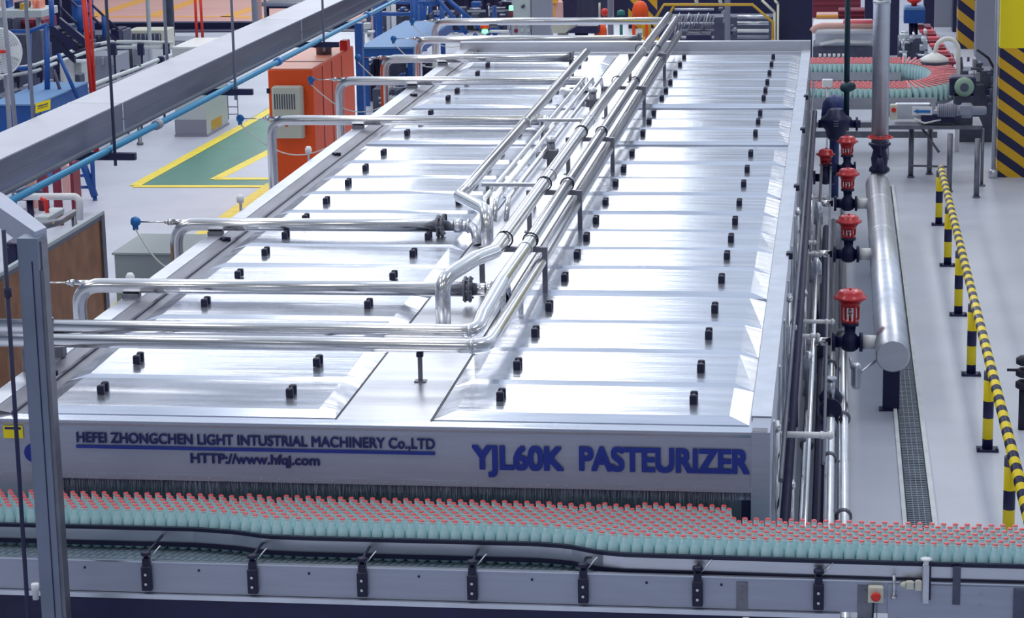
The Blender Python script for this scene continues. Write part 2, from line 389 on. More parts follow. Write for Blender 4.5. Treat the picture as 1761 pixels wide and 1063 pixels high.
# brush curtain over the outlet
b = MB(); rr = random.Random(5)
x = XL + .46
while x < XR - .18:
    zb = 1.262 + rr.uniform(-.02, .03) + .012 * math.sin(x * 9) ; yy = Y0 + .016 + rr.uniform(0, .02); dx = rr.uniform(-.012, .012)
    b.prism([(x, yy, 1.36), (x + .0045, yy, 1.36), (x + .0025 + dx, yy + rr.uniform(-.015, .01), zb)], (0, .003, 0)); x += rr.uniform(.002, .0045)
b.box((XL + .46, Y0 + .055, 1.29), (XR - .1, Y0 + .06, 1.36))
b.build('brush_curtain', m_hair, pz, kind='stuff')
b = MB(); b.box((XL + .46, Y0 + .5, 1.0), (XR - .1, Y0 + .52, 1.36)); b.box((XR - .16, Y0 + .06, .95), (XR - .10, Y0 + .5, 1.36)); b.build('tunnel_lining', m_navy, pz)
# lettering
def lettering(txt, x0, x1, base, cap, M, off, parent, y=Y0 - .0085):
    c = bpy.data.curves.new('lettering', 'FONT'); c.body = txt; c.size = 1; c.extrude = .002
    t = bpy.data.objects.new('lettering_src', c); COL.objects.link(t); bpy.context.view_layer.update()
    me = bpy.data.meshes.new_from_object(t); bpy.data.objects.remove(t)
    bm = bmesh.new(); k_ = off
    for (dx, dz, dy) in ((0, 0, 0), (-k_, 0, .0003), (k_, 0, .0006), (0, k_ * .7, .0009), (0, -k_ * .7, .0012), (-k_, k_ * .7, .0015), (k_, -k_ * .7, .0018), (k_, k_ * .7, .0021), (-k_, -k_ * .7, .0024)):
        n_ = len(bm.verts); bm.from_mesh(me); bm.verts.ensure_lookup_table()
        for v in bm.verts[n_:]: v.co.x += dx; v.co.y += dz; v.co.z += dy
    bm.to_mesh(me); bm.free()
    xs = [v.co.x for v in me.vertices]; a, w = min(xs), max(xs) - min(xs)
    chs = cap / (0.73 + off * 1.4)
    for v in me.vertices:
        X = x0 + (v.co.x - a) / w * (x1 - x0); Z = base + v.co.y * chs; Yv = y - v.co.z
        v.co = (X - parent.location[0], Yv - parent.location[1], Z - parent.location[2])
    me.materials.clear(); me.materials.append(M)
    o = bpy.data.objects.new('lettering', me); COL.objects.link(o); o.parent = parent; return o
def pxt(x, y): return Yp(x, y, Y0 - .008)
a0, a1 = pxt(132, 759.5), pxt(748, 773)
lettering('HEFEI ZHONGCHEN LIGHT INTUSTRIAL MACHINERY Co.,LTD', a0[0], a1[0], (a0[2] + a1[2]) / 2, .066, m_text, .026, pz)
u0, u1 = pxt(131, 768), pxt(748, 782)
b = MB(); b.box((u0[0], Y0 - .011, u0[2] - .008), (u1[0], Y0 - .006, u0[2] + .011)); b.build('underline', m_text2, pz)
h0, h1 = pxt(328, 795), pxt(550, 801)
lettering('HTTP://www.hfqj.com', h0[0], h1[0], (h0[2] + h1[2]) / 2, .062, m_text, .028, pz)
g0, g1 = pxt(812, 805), pxt(970, 807)
lettering('YJL60K', g0[0], g1[0], (g0[2] + g1[2]) / 2 - .003, .152, m_text2, .045, pz)
g0, g1 = pxt(996, 808), pxt(1289, 812)
lettering('PASTEURIZER', g0[0], g1[0], (g0[2] + g1[2]) / 2 - .003, .152, m_text2, .045, pz)
# sticker and round emblem at the left end of the fascia
s0, s1 = pxt(5, 732), pxt(40, 754)
b = MB(); b.box((s0[0], Y0 - .009, s1[2]), (s1[0], Y0 - .006, s0[2])); b.cur = 1; b.box((s0[0] + .01, Y0 - .010, s0[2] - .022), (s1[0] - .01, Y0 - .0085, s0[2] - .008)); b.build('warning_sticker', [m_yellow, m_text], pz, label='yellow warning sticker')
e0 = pxt(58, 779); b = MB(); b.turned((e0[0], Y0 - .006, e0[2]), [(.058, 0), (.058, .003)], 28, (0, -1, 0)); b.build('emblem', m_text2, pz, label='round blue emblem')

# ================================================================== OVERHEAD PIPEWORK ON THE MACHINE
PG = 'stainless pipes over the pasteurizer'
def flange(mb, c, axis, r, t=.02):
    ax = Vector(axis).normalized(); mb.turned(Vector(c) - ax * .018, [(r * .62, -.012), (r, -.010), (r, .002), (r * .72, .004), (r * .72, .022), (r, .024), (r, .036), (r * .62, .038)], 20, ax)
# two front feed pipes ending in the long runs
def pipe_thing(name, label, path, r, R, pads=(), base=None, seams=(), extra=None):
    base = base or Vector(path[0]); t = thing(name, label, 'pipe', tuple(base))
    mb = MB(); mb.tube(bent(path, R, 8), r, 18); mb.build('pipe', m_pipe, t)
    for p in pads:
        q = MB(); q.cbox((p[0] - .07, p[1] - .04, p[2]), (p[0] + .07, p[1] + .04, p[3]), .004); q.ring((p[0], p[1], p[3] + r), r + .004, .004, (1, 0, 0), 14); q.build('saddle', m_dsteel, t)
    for c, ax in seams:
        q = MB(); q.turned(Vector(c) - Vector(ax) * .012, [(r + .003, 0), (r + .005, .006), (r + .005, .018), (r + .003, .024)], 18, ax); q.build('clamp_ring', m_steel, t)
    if extra: extra(t)
    return t
zc = 1.82; r1 = .052
pipe_thing('feed_pipe', 'upper of two long polished front pipes, turning into the run above the walkway',
    [(-6.6, 14.07, 1.93), (-2.20, 14.07, 1.93), (-2.185, 14.25, 2.0), (-2.145, 14.85, 2.085), (-2.13, 16.0, 2.09), (-2.12, 31.4, 2.09)], .047, .12,
    pads=[(-4.93, 14.07, ZT + .035, 1.93 - .047)], seams=[((-2.13, 15.9, 2.09), (0, 1, 0)), ((-2.13, 18.6, 2.09), (0, 1, 0)), ((-2.13, 21.4, 2.09), (0, 1, 0)), ((-2.24, 14.07, 1.93), (1, 0, 0))])
pipe_thing('feed_pipe', 'lower and nearest of the two long polished pipes crossing the front of the lids',
    [(-6.6, 13.70, 1.93), (-2.08, 13.70, 1.93), (-2.07, 14.0, 1.94), (-2.06, 16.2, 1.94), (-2.06, 31.0, 1.94)], .044, .13,
    pads=[(-4.93, 13.70, ZT + .035, 1.93 - .044)], seams=[((-2.17, 13.70, 1.93), (1, 0, 0))])
pipe_thing('overhead_pipe', 'thick pipe rising beside the walkway near the front and bending onto the rack',
    [(-2.60, 15.2, ZT), (-2.60, 15.2, 2.02), (-2.42, 15.5, 2.10), (-2.325, 15.75, 2.10), (-2.315, 22.0, 2.10), (-2.25, 31.8, 2.10)], .052, .13,
    seams=[((-2.315, 18.9, 2.10), (0, 1, 0)), ((-2.315, 22.0, 2.10), (0, 1, 0)), ((-2.27, 27.6, 2.10), (0, 1, 0))])
# thin pipes low in the rack
for xx, zz, lab, ye, rr_ in ((-2.10, 1.83, 'thin pipe low on the right side of the pipe rack', 30.6, .018), (-2.22, 1.90, 'thin pipe hidden low between the two large rack pipes', 30.4, .018)):
    t = thing('thin_pipe', lab, 'pipe', (xx, 15.2, zz)); mb = MB(); mb.tube(bent([(xx, 15.4, ZT), (xx, 15.4, zz), (xx, ye, zz)], .06), rr_, 10); mb.build('pipe', m_pipe, t)
# rack frames
for i, (xa, yy, labr) in enumerate(((-2.50, 16.19, 'nearest steel pipe support frame on the walkway'), (-2.46, 18.5, 'second steel pipe support frame from the front'), (-2.46, 21.3, 'third steel pipe support frame from the front'), (-2.46, 24.9, 'fourth steel pipe support frame, where the far pipes come down'), (-2.46, 27.9, 'farthest steel pipe support frame near the end upstand'))):
    t = thing('pipe_support', labr, 'bracket', (-2.03, yy, ZT), 'pipe support frames')
    for xx in (-2.03, xa + .02):
        q = MB(); q.cbox((xx - .018, yy - .018, ZT + .003), (xx + .018, yy + .018, 2.045), .003); q.box((xx - .04, yy - .03, ZT + .003), (xx + .04, yy + .03, ZT + .012)); q.build('leg', m_dsteel, t)
    q = MB(); q.cbox((xa, yy - .02, 2.01), (-2.01, yy + .02, 2.046), .003); q.build('crossbar', m_dsteel, t)
    for xx, rr_ in ((-2.315, .055), (-2.13, .05)):
        q = MB(); q.ring((xx, yy, 2.046 + rr_ * .95), rr_ + .003, .006, (0, 1, 0), 14, 0, PI * 2); q.build('u_bolt', m_black, t)
# small stand carrying the front pipes
t = thing('pipe_stand', 'slim steel post under the nearest front pipe on the centre walkway', 'stand', (-2.62, 13.95, ZT)); st = Zp(722, 659, ZT)
t.location = (st[0], 13.70, ZT + .003)
q = MB(); q.cbox((st[0] - .013, 13.688, ZT + .003), (st[0] + .013, 13.712, 1.875), .003); q.build('post', m_dsteel, t)
q = MB(); q.box((st[0] - .035, 13.67, ZT + .003), (st[0] + .035, 13.73, ZT + .011)); q.build('base_plate', m_dsteel, t)
q = MB(); q.cbox((st[0] - .02, 13.68, 1.86), (st[0] + .02, 13.72, 1.888), .004); q.build('saddle', m_black, t)
# cross pipes with riser, sensor stub and far flange
def cross(y, xl, xr, label, fl=True, base_z=0.0, drop=False, r=.052, z=zc):
    t = thing('spray_pipe', label, 'pipe', (xl, y, z))
    mb = MB(); path = [(xl, y, base_z), (xl, y, z), (xr, y, z)]
    if drop: path += [(xr + .02, y - .0, z - .0), (xr + .03, y - .15, z - .02), (xr + .04, y - .2, ZT + .01)]
    mb.tube(bent(path, .17, 8), r, 18); mb.build('pipe', m_pipe, t)
    mb = MB(); mb.tube([(xl + .13, y, z + .016), (xl - .04, y, z + .016)], .022, 12); mb.turned((xl - .04, y, z + .016), [(.026, -.01), (.026, .02)], 12, (-1, 0, 0)); mb.build('sensor_stub', m_pipe, t)
    mb = MB(); mb.cbox((XL + .0, y - .04, ZT + .035), (XL + .12, y + .04, z - r), .004); mb.build('saddle', m_dsteel, t)
    if fl:
        mb = MB(); flange(mb, (xr, y, z), (1, 0, 0), .092)
        for k in range(6):
            a = k * PI / 3; mb.tube([(xr - .035, y + .078 * math.cos(a), z + .078 * math.sin(a)), (xr + .03, y + .078 * math.cos(a), z + .078 * math.sin(a))], .009, 6)
        mb.build('flange', m_dsteel, t)
    # sensor on its thin rod
    s_ = thing('temperature_sensor', SL[y], 'sensor', (xl - .04, y, z + .016))
    mb = MB(); mb.tube([(xl - .06, y, z + .016), (xl - .30, y, z + .016)], .006, 8); mb.turned((xl - .07, y, z + .016), [(.014, -.01), (.018, .0), (.012, .02)], 10, (-1, 0, 0)); mb.build('rod', m_pipe, s_)
    mb = MB(); mb.turned((xl - .29, y, z + .016), [(.012, 0), (.028, .01), (.040, .03), (.042, .05), (.03, .075), (.0, .085)], 14, (-1, 0, .05)); mb.turned((xl - .335, y, z + .0), [(.025, 0), (.022, -.05)], 10); mb.build('sensor_head', m_sensor, s_)
    mb = MB(); n = 14; x_a, x_b = xl - .33, XL + .0
    pts = []
    for k in range(n + 1):
        q = k / n; pts.append((x_a + (x_b - x_a) * q, y - .02, (z - .04) * (1 - q) + (ZT - .03) * q - .32 * math.sin(PI * q) * (1 - .3 * q)))
    mb.tube(pts, .007, 6); mb.build('cable', m_cable, s_)
    return t
SL = {15.80: 'blue sensor rod on the front riser, nearly behind the steel gantry column', 18.13: 'blue ball sensor above the grey bin, on the second riser from the front',
      23.94: 'blue ball sensor over the green floor, on the third riser from the front', 27.15: 'blue ball sensor in front of the orange cabinet control box', 29.35: 'blue ball sensor beside the blue post behind the orange cabinet',
      31.5: 'blue ball sensor above the blue table top', 33.85: 'farthest blue ball sensor, on the last riser'}
cross(15.80, -5.33, -2.52, 'nearest polished cross pipe with a bent left riser and bolted flange')
cross(18.13, -5.27, -3.10, 'second cross pipe from the front, its flange beside the twisted elbow')
cross(23.94, -5.87, -3.00, 'third cross pipe from the front, passing before the orange cabinet', False, drop=True)
cross(27.15, -5.82, -2.93, 'fourth cross pipe from the front, ending in a tall down bend', False, drop=True)
cross(29.35, -5.70, -3.30, 'fifth cross pipe from the front with a flange over the far lids')
cross(31.5, -5.64, -2.62, 'sixth cross pipe lying along the far upstand of the machine')
cross(33.85, -5.80, -2.30, 'farthest cross pipe, standing behind the machine', False, drop=False)
# connectors right of flanges
q = MB(); q.tube(bent([(-2.49, 15.80, zc), (-2.34, 15.80, zc), (-2.30, 16.0, zc), (-2.30, 16.1, ZT)], .08), .045, 14); q.turned((-2.40, 15.80, zc), [(.05, 0), (.06, .02), (.06, .05), (.05, .07)], 14, (1, 0, 0))
single('pipe_connector', q, m_pipe, 'short pipe connector from the nearest flange down under the rack', 'pipe')
q = MB(); q.tube(bent([(-3.07, 18.13, zc), (-2.86, 18.13, zc), (-2.80, 18.0, zc - .02), (-2.78, 17.95, ZT)], .08), .042, 14)
q.turned((-3.0, 18.13, zc), [(.045, 0), (.058, .02), (.058, .06), (.045, .08)], 14, (1, 0, 0)); q.turned((-2.9, 18.13, zc), [(.045, 0), (.06, .015), (.06, .03), (.045, .045)], 14, (1, 0, 0))
single('pipe_connector', q, m_steel, 'knuckled pipe connector between the second flange and the big elbow', 'pipe')
# left bundle: thick run with the big S-bend elbow
pipe_thing('return_pipe', 'thick pipe left of the rack whose big elbow turns down into the walkway',
    [(-2.70, 17.9, ZT), (-2.70, 17.95, 1.98), (-3.05, 18.75, 1.95), (-3.06, 19.1, 1.93), (-3.08, 29.0, 1.93)], .05, .14, seams=[((-3.06, 23.0, 1.93), (0, 1, 0))])
for xx, lab in ((-2.90, 'first thin pipe right of the thick left run'), (-2.80, 'second thin pipe in the bundle over the walkway'), (-2.70, 'third thin pipe in the bundle, nearest the rack')):
    t = thing('thin_pipe', lab, 'pipe', (xx, 19.2, 1.86)); mb = MB(); mb.tube(bent([(xx, 19.0, ZT), (xx, 19.15, 1.86), (xx, 27.0, 1.86), (xx, 27.2, ZT)], .08), .022, 10); mb.build('pipe', m_pipe, t)
for yy, lab in ((19.6, 'flat crossbar holding the left pipe bundle at its near end'), (23.4, 'flat crossbar under the left pipe bundle, midway')):
    t = thing('pipe_support', lab, 'bracket', (-2.8, yy, ZT))
    q = MB(); q.cbox((-2.99, yy - .02, 1.885), (-2.50, yy + .02, 1.915), .003); q.build('crossbar', m_steel, t)
    for xx in (-2.94, -2.54): q = MB(); q.cbox((xx - .014, yy - .014, ZT + .003), (xx + .014, yy + .014, 1.89), .003); q.build('leg', m_dsteel, t)
# valve blocks in the bundle
for (xx, yy, lab) in ((-2.66, 21.8, 'dark valve block in the pipe bundle where the third pipe comes down'), (-2.62, 25.3, 'dark valve block below the tall down bend of the fourth pipe')):
    t = thing('valve_block', lab, 'valve', (xx, yy, ZT)); q = MB(); q.tube([(xx, yy, ZT + .003), (xx, yy, 1.93)], .04, 12); q.cbox((xx - .07, yy - .05, 1.77), (xx + .07, yy + .05, 1.86), .01); q.build('body', m_dsteel, t)
    q = MB(); q.tube([(xx - .14, yy, 1.8), (xx + .14, yy, 1.8)], .03, 10); q.turned((xx, yy, 1.93), [(.05, 0), (.055, .02), (.03, .05)], 12); q.build('tee', m_steel, t)
# riser knobs outside the left rail
for px, py, lab in ((427, 342, 'small white capped vent on the left rail between second and third cross pipe'), (248, 478, 'small white capped vent on the left rail above the nearest cross pipe'), (543, 258, 'small white capped vent against the orange cabinet')):
    p = Zp(px, py, ZT + .09); q = MB(); q.turned((XL - .07, p[1], ZT - .2), [(.012, 0), (.012, .25), (.03, .26), (.034, .30), (.02, .325)], 12); q.box((XL - .08, p[1] - .02, ZT - .1), (XL + .001, p[1] + .02, ZT - .08)); single('rail_vent', q, m_white, lab, 'vent')

# ================================================================== FRONT CONVEYOR AND BOTTLES
YB, ZB, ZBED = 11.98, 1.10, 1.062
cv = thing('bottle_conveyor', 'long stainless conveyor carrying the bottles across the front of the pasteurizer', 'conveyor', (-1.9, 12.3, 0))
def railY(x):
    K = [(-9, 12.285), (-3.55, 12.285), (-3.3, 12.25), (-3.12, 12.19), (-2.9, 12.178), (-1.6, 12.178), (-1.42, 12.15), (-1.25, 12.065), (-1.1, 12.035), (0.3, 12.01), (9, 12.0)]
    for (a, ya), (b_, yb) in zip(K, K[1:]):
        if a <= x <= b_: return ya + (yb - ya) * (x - a) / (b_ - a)
XA, XB = -6.2, 1.14
b = MB(); b.box((XA, YB - .004, .925), (XB, YB + .02, ZB)); b.build('side_beam', m_fascia, cv)
b = MB(); b.box((XA, YB - .006, ZB - .002), (XB, YB + .022, ZB + .006)); b.build('beam_edge', m_lid, cv)
b = MB(); b.box((XA, YB - .03, .895), (0.05, YB + .02, .922)); b.build('lower_flange', m_insul, cv)
b = MB(); b.box((XA, YB - .01, .70), (XB, YB + .01, .86)); b.box((XA, YB - .012, .86), (XB, YB - .002, .893)); b.build('skirt', m_navy, cv)
b = MB(); b.box((XA, YB - .035, .68), (XB, YB + .01, .70)); b.build('lower_rail', m_insul, cv)
b = MB(); b.box((XA, YB + .02, ZBED - .03), (XB - .02, 12.695, ZBED)); b.box((XL + .5, 12.695, ZBED - .03), (XR - .17, 13.15, ZBED))
b.build('belt', m_belt, cv)
# belt plates: slanted slats as relief
b = MB(); xx = XA
while xx < -.2:
    for j in range(5):
        yy = YB + .03 + j * .06; b.prism([(xx + j * .022, yy, ZBED), (xx + .026 + j * .022, yy, ZBED), (xx + .046 + j * .022, yy + .05, ZBED), (xx + .02 + j * .022, yy + .05, ZBED)], (0, 0, .003))
    xx += .044
b.build('belt_links', mat('belt_link', (0.22, 0.29, 0.36), 0.4, .3), cv, kind='stuff')
def ribbon(mb, x0, x1, dy0, dy1, z0, z1, step=.06):
    n = int((x1 - x0) / step); ring = []
    vs = []; 
    for i in range(n + 1):
        x = x0 + (x1 - x0) * i / n; y = railY(x); vs += [(x, y + dy0, z0), (x, y + dy1, z0), (x, y + dy1, z1), (x, y + dy0, z1)]
    fs = []
    for i in range(n):
        for j in range(4): q = (j + 1) % 4; fs.append((4 * i + j, 4 * i + 4 + j, 4 * i + 4 + q, 4 * i + q))
    fs += [(0, 1, 2, 3), (4 * n + 3, 4 * n + 2, 4 * n + 1, 4 * n)]
    mb.add(vs, fs, False)
gr = thing('guide_rail', 'kinked guide rail with black edges along the front row of bottles', 'rail', (-1.9, 12.1, 1.1))
b = MB(); ribbon(b, XA, 1.06, -.006, .004, 1.115, 1.185); b.build('rail_plate', m_steel, gr)
b = MB(); ribbon(b, XA, 1.06, -.014, .01, 1.185, 1.205); b.build('edge_strip', m_black, gr)
b = MB(); ribbon(b, XA, 1.06, -.014, .01, 1.092, 1.118); b.build('edge_strip', m_black, gr)
b = MB(); b.tube(bent([(1.05, 12.0, 1.195), (1.12, 12.0, 1.195), (1.12, 12.0, .9)], .03), .008, 8); b.build('end_rod', m_black, gr)
# back guide, right of the machine
g2 = MB(); g2.box((XR + .01, 12.52, 1.09), (XB, 12.53, 1.20)); g2.box((XR + .01, 12.51, ZBED - .1), (XB, 12.56, 1.09)); single('back_guide', g2, m_steel, 'low steel guide behind the bottles right of the machine corner', 'rail')
# clamps
cl0 = None
CX_ = [(-3.743, 'guide rail clamp nearest the steel gantry column'), (-3.143, 'second guide rail clamp from the left'), (-2.531, 'third guide rail clamp from the left'), (-1.924, 'middle guide rail clamp below the pasteurizer lettering'), (-1.32, 'guide rail clamp at the second kink of the rail'), (-.706, 'second guide rail clamp from the right'), (-.065, 'rightmost guide rail clamp, before the red button')]
for i, (xx, lab) in enumerate(CX_):
    ry = railY(xx)
    t = thing('rail_clamp', lab, 'clamp', (xx, YB - .03, .93), 'guide rail clamps')
    q = MB(); q.cbox((xx - .028, YB - .04, .945), (xx + .028, YB - .006, 1.085), .006); q.cbox((xx - .02, YB - .035, 1.085), (xx + .02, YB + .005, 1.13), .005); q.build('bracket', m_black, t)
    q = MB(); q.turned((xx, YB - .045, .985), [(.008, 0), (.008, -.004)], 8, (0, 1, 0)); q.turned((xx, YB - .045, 1.04), [(.008, 0), (.008, -.004)], 8, (0, 1, 0)); q.build('bolt', m_steel, t)
    q = MB(); q.turned((xx, YB - .015, 1.13), [(.014, 0), (.014, .012), (.028, .016), (.028, .032), (.012, .036)], 12); q.build('knob', m_black, t)
    q = MB(); q.tube([(xx + .02, YB - .01, 1.13), (xx + .075, YB + .02, 1.19)], .004, 6); q.build('handle', m_steel, t)
    q = MB(); q.tube([(xx, YB - .015, 1.15), (xx, ry - .012, 1.15)], .008, 8); q.build('arm', m_black, t)
# beam bolts, splice plates
for xx in (-4.1, -3.45, -2.83, -2.22, -1.6, -.98, -.58):
    q = MB(); q.turned((xx, YB - .004, 1.06), [(.007, 0), (.007, .005)], 8, (0, -1, 0)); q.build('bolt', m_black, cv)
for x0, x1 in ((-.50, -.44), (0.14, 0.22), (.24, .245)):
    q = MB(); q.box((x0, YB - .010, .80), (x1, YB - .004, 1.08))
    for z in (.98, 1.05): q.turned(((x0 + x1) / 2, YB - .010, z), [(.007, 0), (.007, .004)], 8, (0, -1, 0))
    q.build('splice_plate', m_dsteel, cv)
q = MB(); q.box((.30, YB - .016, .84), (.95, YB - .004, 1.09))
for x, z in ((.5, 1.03), (.78, 1.05), (.78, .99), (.35, .9), (.7, .9)): q.turned((x, YB - .016, z), [(.006, 0), (.006, .004)], 8, (0, -1, 0))
q.build('drive_cover', m_fascia, cv)
q = MB(); q.box((.95, YB - .03, .80), (1.02, YB - .004, 1.08)); q.build('end_bracket', m_dgrey, cv)
q = MB(); q.box((.635, YB - .022, .99), (.675, YB - .016, 1.20)); q.build('end_bracket', m_dgrey, cv)
for xx in (-5.6, -4.2, -2.1, -.42, .95):
    q = MB(); q.box((xx, 12.02, 0), (xx + .06, 12.08, .95)); q.box((xx, 12.55, 0), (xx + .06, 12.61, 1.0)); q.build('leg', m_steel, cv)
# lower pulleys / feet under the beam on the right
for px in (1283, 1480, 1645):
    p = Yp(px, 1048, YB - .03); q = MB(); q.turned((p[0], YB - .045, .8), [(.012, 0), (.012, .06), (.02, .065), (.02, .09)], 10); single('adjuster_screw', q, m_white, {1283: 'white tipped adjuster screw under the beam, left of the red button', 1480: 'adjuster screw directly below the red button', 1645: 'rightmost white tipped adjuster screw below the conveyor beam'}[px], 'screw')
# stop button
p0, p1 = Yp(1493, 1006, YB - .02), Yp(1519, 1034, YB - .02)
t = thing('stop_button', 'pale control box with a round red push button on the conveyor beam', 'button', ((p0[0] + p1[0]) / 2, YB - .02, p1[2]))
q = MB(); q.cbox((p0[0], YB - .05, p1[2]), (p1[0], YB - .012, p0[2]), .006); q.build('box', m_cream, t)
q = MB(); q.turned(((p0[0] + p1[0]) / 2, YB - .05, (p0[2] + p1[2]) / 2 - .005), [(.012, 0), (.012, .01), (.024, .012), (.026, .02), (.018, .03)], 16, (0, -1, 0)); q.build('push_button', m_redp, t)
q = MB(); q.tube([((p0[0] + p1[0]) / 2 - .01, YB - .03, p1[2]), ((p0[0] + p1[0]) / 2 - .02, YB - .03, .78)], .005, 6); q.build('cable', m_black, t)
# photocell post
p = Yp(1592, 1006, YB - .02); px_ = p[0]
t = thing('photocell_post', 'steel post with a bright capped photocell standing at the conveyor edge', 'sensor', (px_, YB - .02, 1.02))
q = MB(); q.cbox((px_ - .018, YB - .045, 1.0), (px_ + .018, YB - .02, 1.215), .004); q.build('post', m_steel, t)
q = MB(); q.cbox((px_ + .018, YB - .043, 1.02), (px_ + .026, YB - .015, 1.24), .003); q.build('guard', m_navy, t)
q = MB(); q.turned((px_, YB - .035, 1.213), [(.012, 0), (.016, .01), (.012, .022), (.03, .026), (.030, .034), (.01, .036)], 14); q.build('cap', m_white, t)
q = MB(); q.cbox((px_ - .055, YB - .045, 1.07), (px_ - .02, YB - .018, 1.125), .006); q.cbox((px_ - .105, YB - .042, 1.075), (px_ - .062, YB - .018, 1.12), .006); q.turned((px_ - .105, YB - .03, 1.097), [(.02, 0), (.012, .02), (.005, .03)], 10, (-1, 0, 0)); q.build('photocell', m_cream, t)
q = MB(); q.tube([(px_ - .165, YB - .03, 1.03), (px_ - .165, YB - .03, 1.15)], .009, 10); q.turned((px_ - .165, YB - .03, 1.02), [(.018, 0), (.018, .012)], 10); single('clamp_pin', q, m_steel, 'thin steel pin left of the photocell on the beam', 'pin')
# bottles
def bottle_mb(base, n=14, simple=False):
    b = MB(); k = 1
    prof = [(.026, 0), (.0305, .006), (.0305, .138), (.029, .156), (.0225, .178), (.0155, .197), (.0128, .222)] if not simple else [(.0305, 0), (.0305, .142), (.0225, .178), (.0150, .198), (.0128, .222)]
    b.turned(base, prof, n); return b
def cap_mb(base, n=12):
    c = MB(); B = Vector(base)
    c.cur = 1; c.turned(B + Vector((0, 0, .214)), [(.0132, .004), (.0150, .006), (.0150, .015)], n)
    c.cur = 0; c.turned(B + Vector((0, 0, .229)), [(.0155, 0), (.0150, .003), (.012, .0065), (.004, .0072)], n); return c
slots = []
P_ = .0632; RW = .0549; rb = random.Random(11)
row = 0
xs0 = -4.96
nx = int((1.09 - xs0) / P_)
for i in range(nx):
    for row in range(16):
        x = xs0 + i * P_ + (P_ / 2 if row % 2 else 0)
        y = railY(x) + .046 + row * RW
        # slight shear of the rows where the rail kinks
        lim = 12.63 if x < XR - .22 else 12.43
        if x < XL + .52 and y > 12.66: continue
        if y > lim or x > 1.06: continue
        slots.append((row, x + rb.uniform(-.002, .002), y + rb.uniform(-.002, .002)))
slots.sort(key=lambda s_: (s_[0] if s_[1] > -4.45 else 99, s_[1]))
LB = 'aqua glass bottle with a red crown cap, packed in the front rows on the conveyor'
def pos(s_): return (s_[1], s_[2], ZBED + .003)
s0 = slots[0]
body0 = bottle_mb((0, 0, 0)).build('bottle', m_glass); tag(body0, LB, 'bottle', 'bottles on the front conveyor'); body0.location = pos(s0)
cap0 = cap_mb((0, 0, 0)).build('cap', [m_caps, m_capw]); cap0.parent = body0; cap0['label'] = 'red crown cap with pale skirt'
for s_ in slots[1:300]:
    o = body0.copy(); COL.objects.link(o); o.location = pos(s_)
    c = cap0.copy(); COL.objects.link(c); c.parent = o
bm_ = MB()
for s_ in slots[300:]:
    q = bottle_mb(pos(s_), 10, True); bm_.cur = 0; bm_.add(q.v, q.f, True)
    q = cap_mb(pos(s_), 10); n0 = len(bm_.v); bm_.v += q.v
    for f, mi in zip(q.f, q.mi): bm_.f.append(tuple(n0 + i for i in f)); bm_.mi.append(1 + mi); bm_.sm.append(False)
o = bm_.build('bottle_crowd', [m_glass, m_caps, m_capw]); tag(o, 'back rows of packed capped bottles coming out under the brush curtain', 'bottles', 'bottles on the front conveyor', 'stuff')

# ================================================================== STEEL GANTRY COLUMN AT THE LEFT
ya = 11.45
gc = thing('gantry_column', 'square stainless steel column rising past the conveyor at the left edge', 'column', (-4.15, ya, 0))
xa, xb = -4.175, -4.065
m_gantry = mat('dull_grey_steel', (0.22, 0.26, 0.36), 0.5, 0.5, 0.1, 3)
b = MB(); b.box((xa, ya, 0), (xb, ya + .13, 3.02)); b.build('post', m_gantry, gc)
b = MB(); b.box((xb, ya + .01, 0), (xb + .022, ya + .035, 2.85)); b.box((xb, ya + .035, 0), (xb + .008, ya + .13, 3.0)); b.build('corner_strip', m_dsteel, gc)
b = MB(); b.box((xa + .072, ya - .004, 0), (xa + .077, ya, 2.9)); b.build('seam', m_navy, gc)
# head arm running back and to the left from the column top
hp = [Yp(28, 402, ya)[0], 0]
b = MB(); b.prism([(xa - .02, ya - .01, 2.98), (xb + .03, ya - .01, 2.98), (xb + .03, ya - .01, 3.06), (xa - .02, ya - .01, 3.06)], (-.42, .5, 0.0)); 
b.v = [(v[0], v[1], v[2]) for v in b.v]
b = MB()
T = [Yp(60, 399, ya), Yp(80, 392, ya + .1), Yp(6, 331, ya + .35), Yp(-30, 300, ya + .35), Yp(-30, 322, ya)]
tz = 3.05
c1 = Zp(60, 399, tz); c2 = Zp(80, 391, tz); c3 = Zp(6, 333, tz); c4 = Zp(-40, 310, tz); c5 = Zp(-40, 330, tz)
b.prism([(c[0], c[1], tz - .12) for c in (c1, c2, c3, c4, c5)][::1], (0, 0, .12)); b.build('head_arm', m_fascia, gc)
# thin dark rod in front of it
q = MB(); p_t, p_b = Yp(6, 395, 11.3), Yp(48, 1075, 11.3)
q.tube([(p_b[0] - .0, 11.3, 0.0), (p_t[0] + 0.0, 11.3, p_t[2])], .012, 8); q.turned((p_t[0] + .0, 11.3, p_t[2] - .35), [(.02, 0), (.02, .05)], 8); single('hanger_rod', q, m_navy, 'thin dark upright rod left of the steel column', 'rod')
q = MB(); p = Yp(42, 1010, 11.6); q.turned((-4.33, 11.8, .93), [(.018, 0), (.018, .05), (.022, .055), (.022, .09)], 10); single('adjuster_screw', q, m_white, 'white tipped adjuster screw at the lower left corner', 'screw')

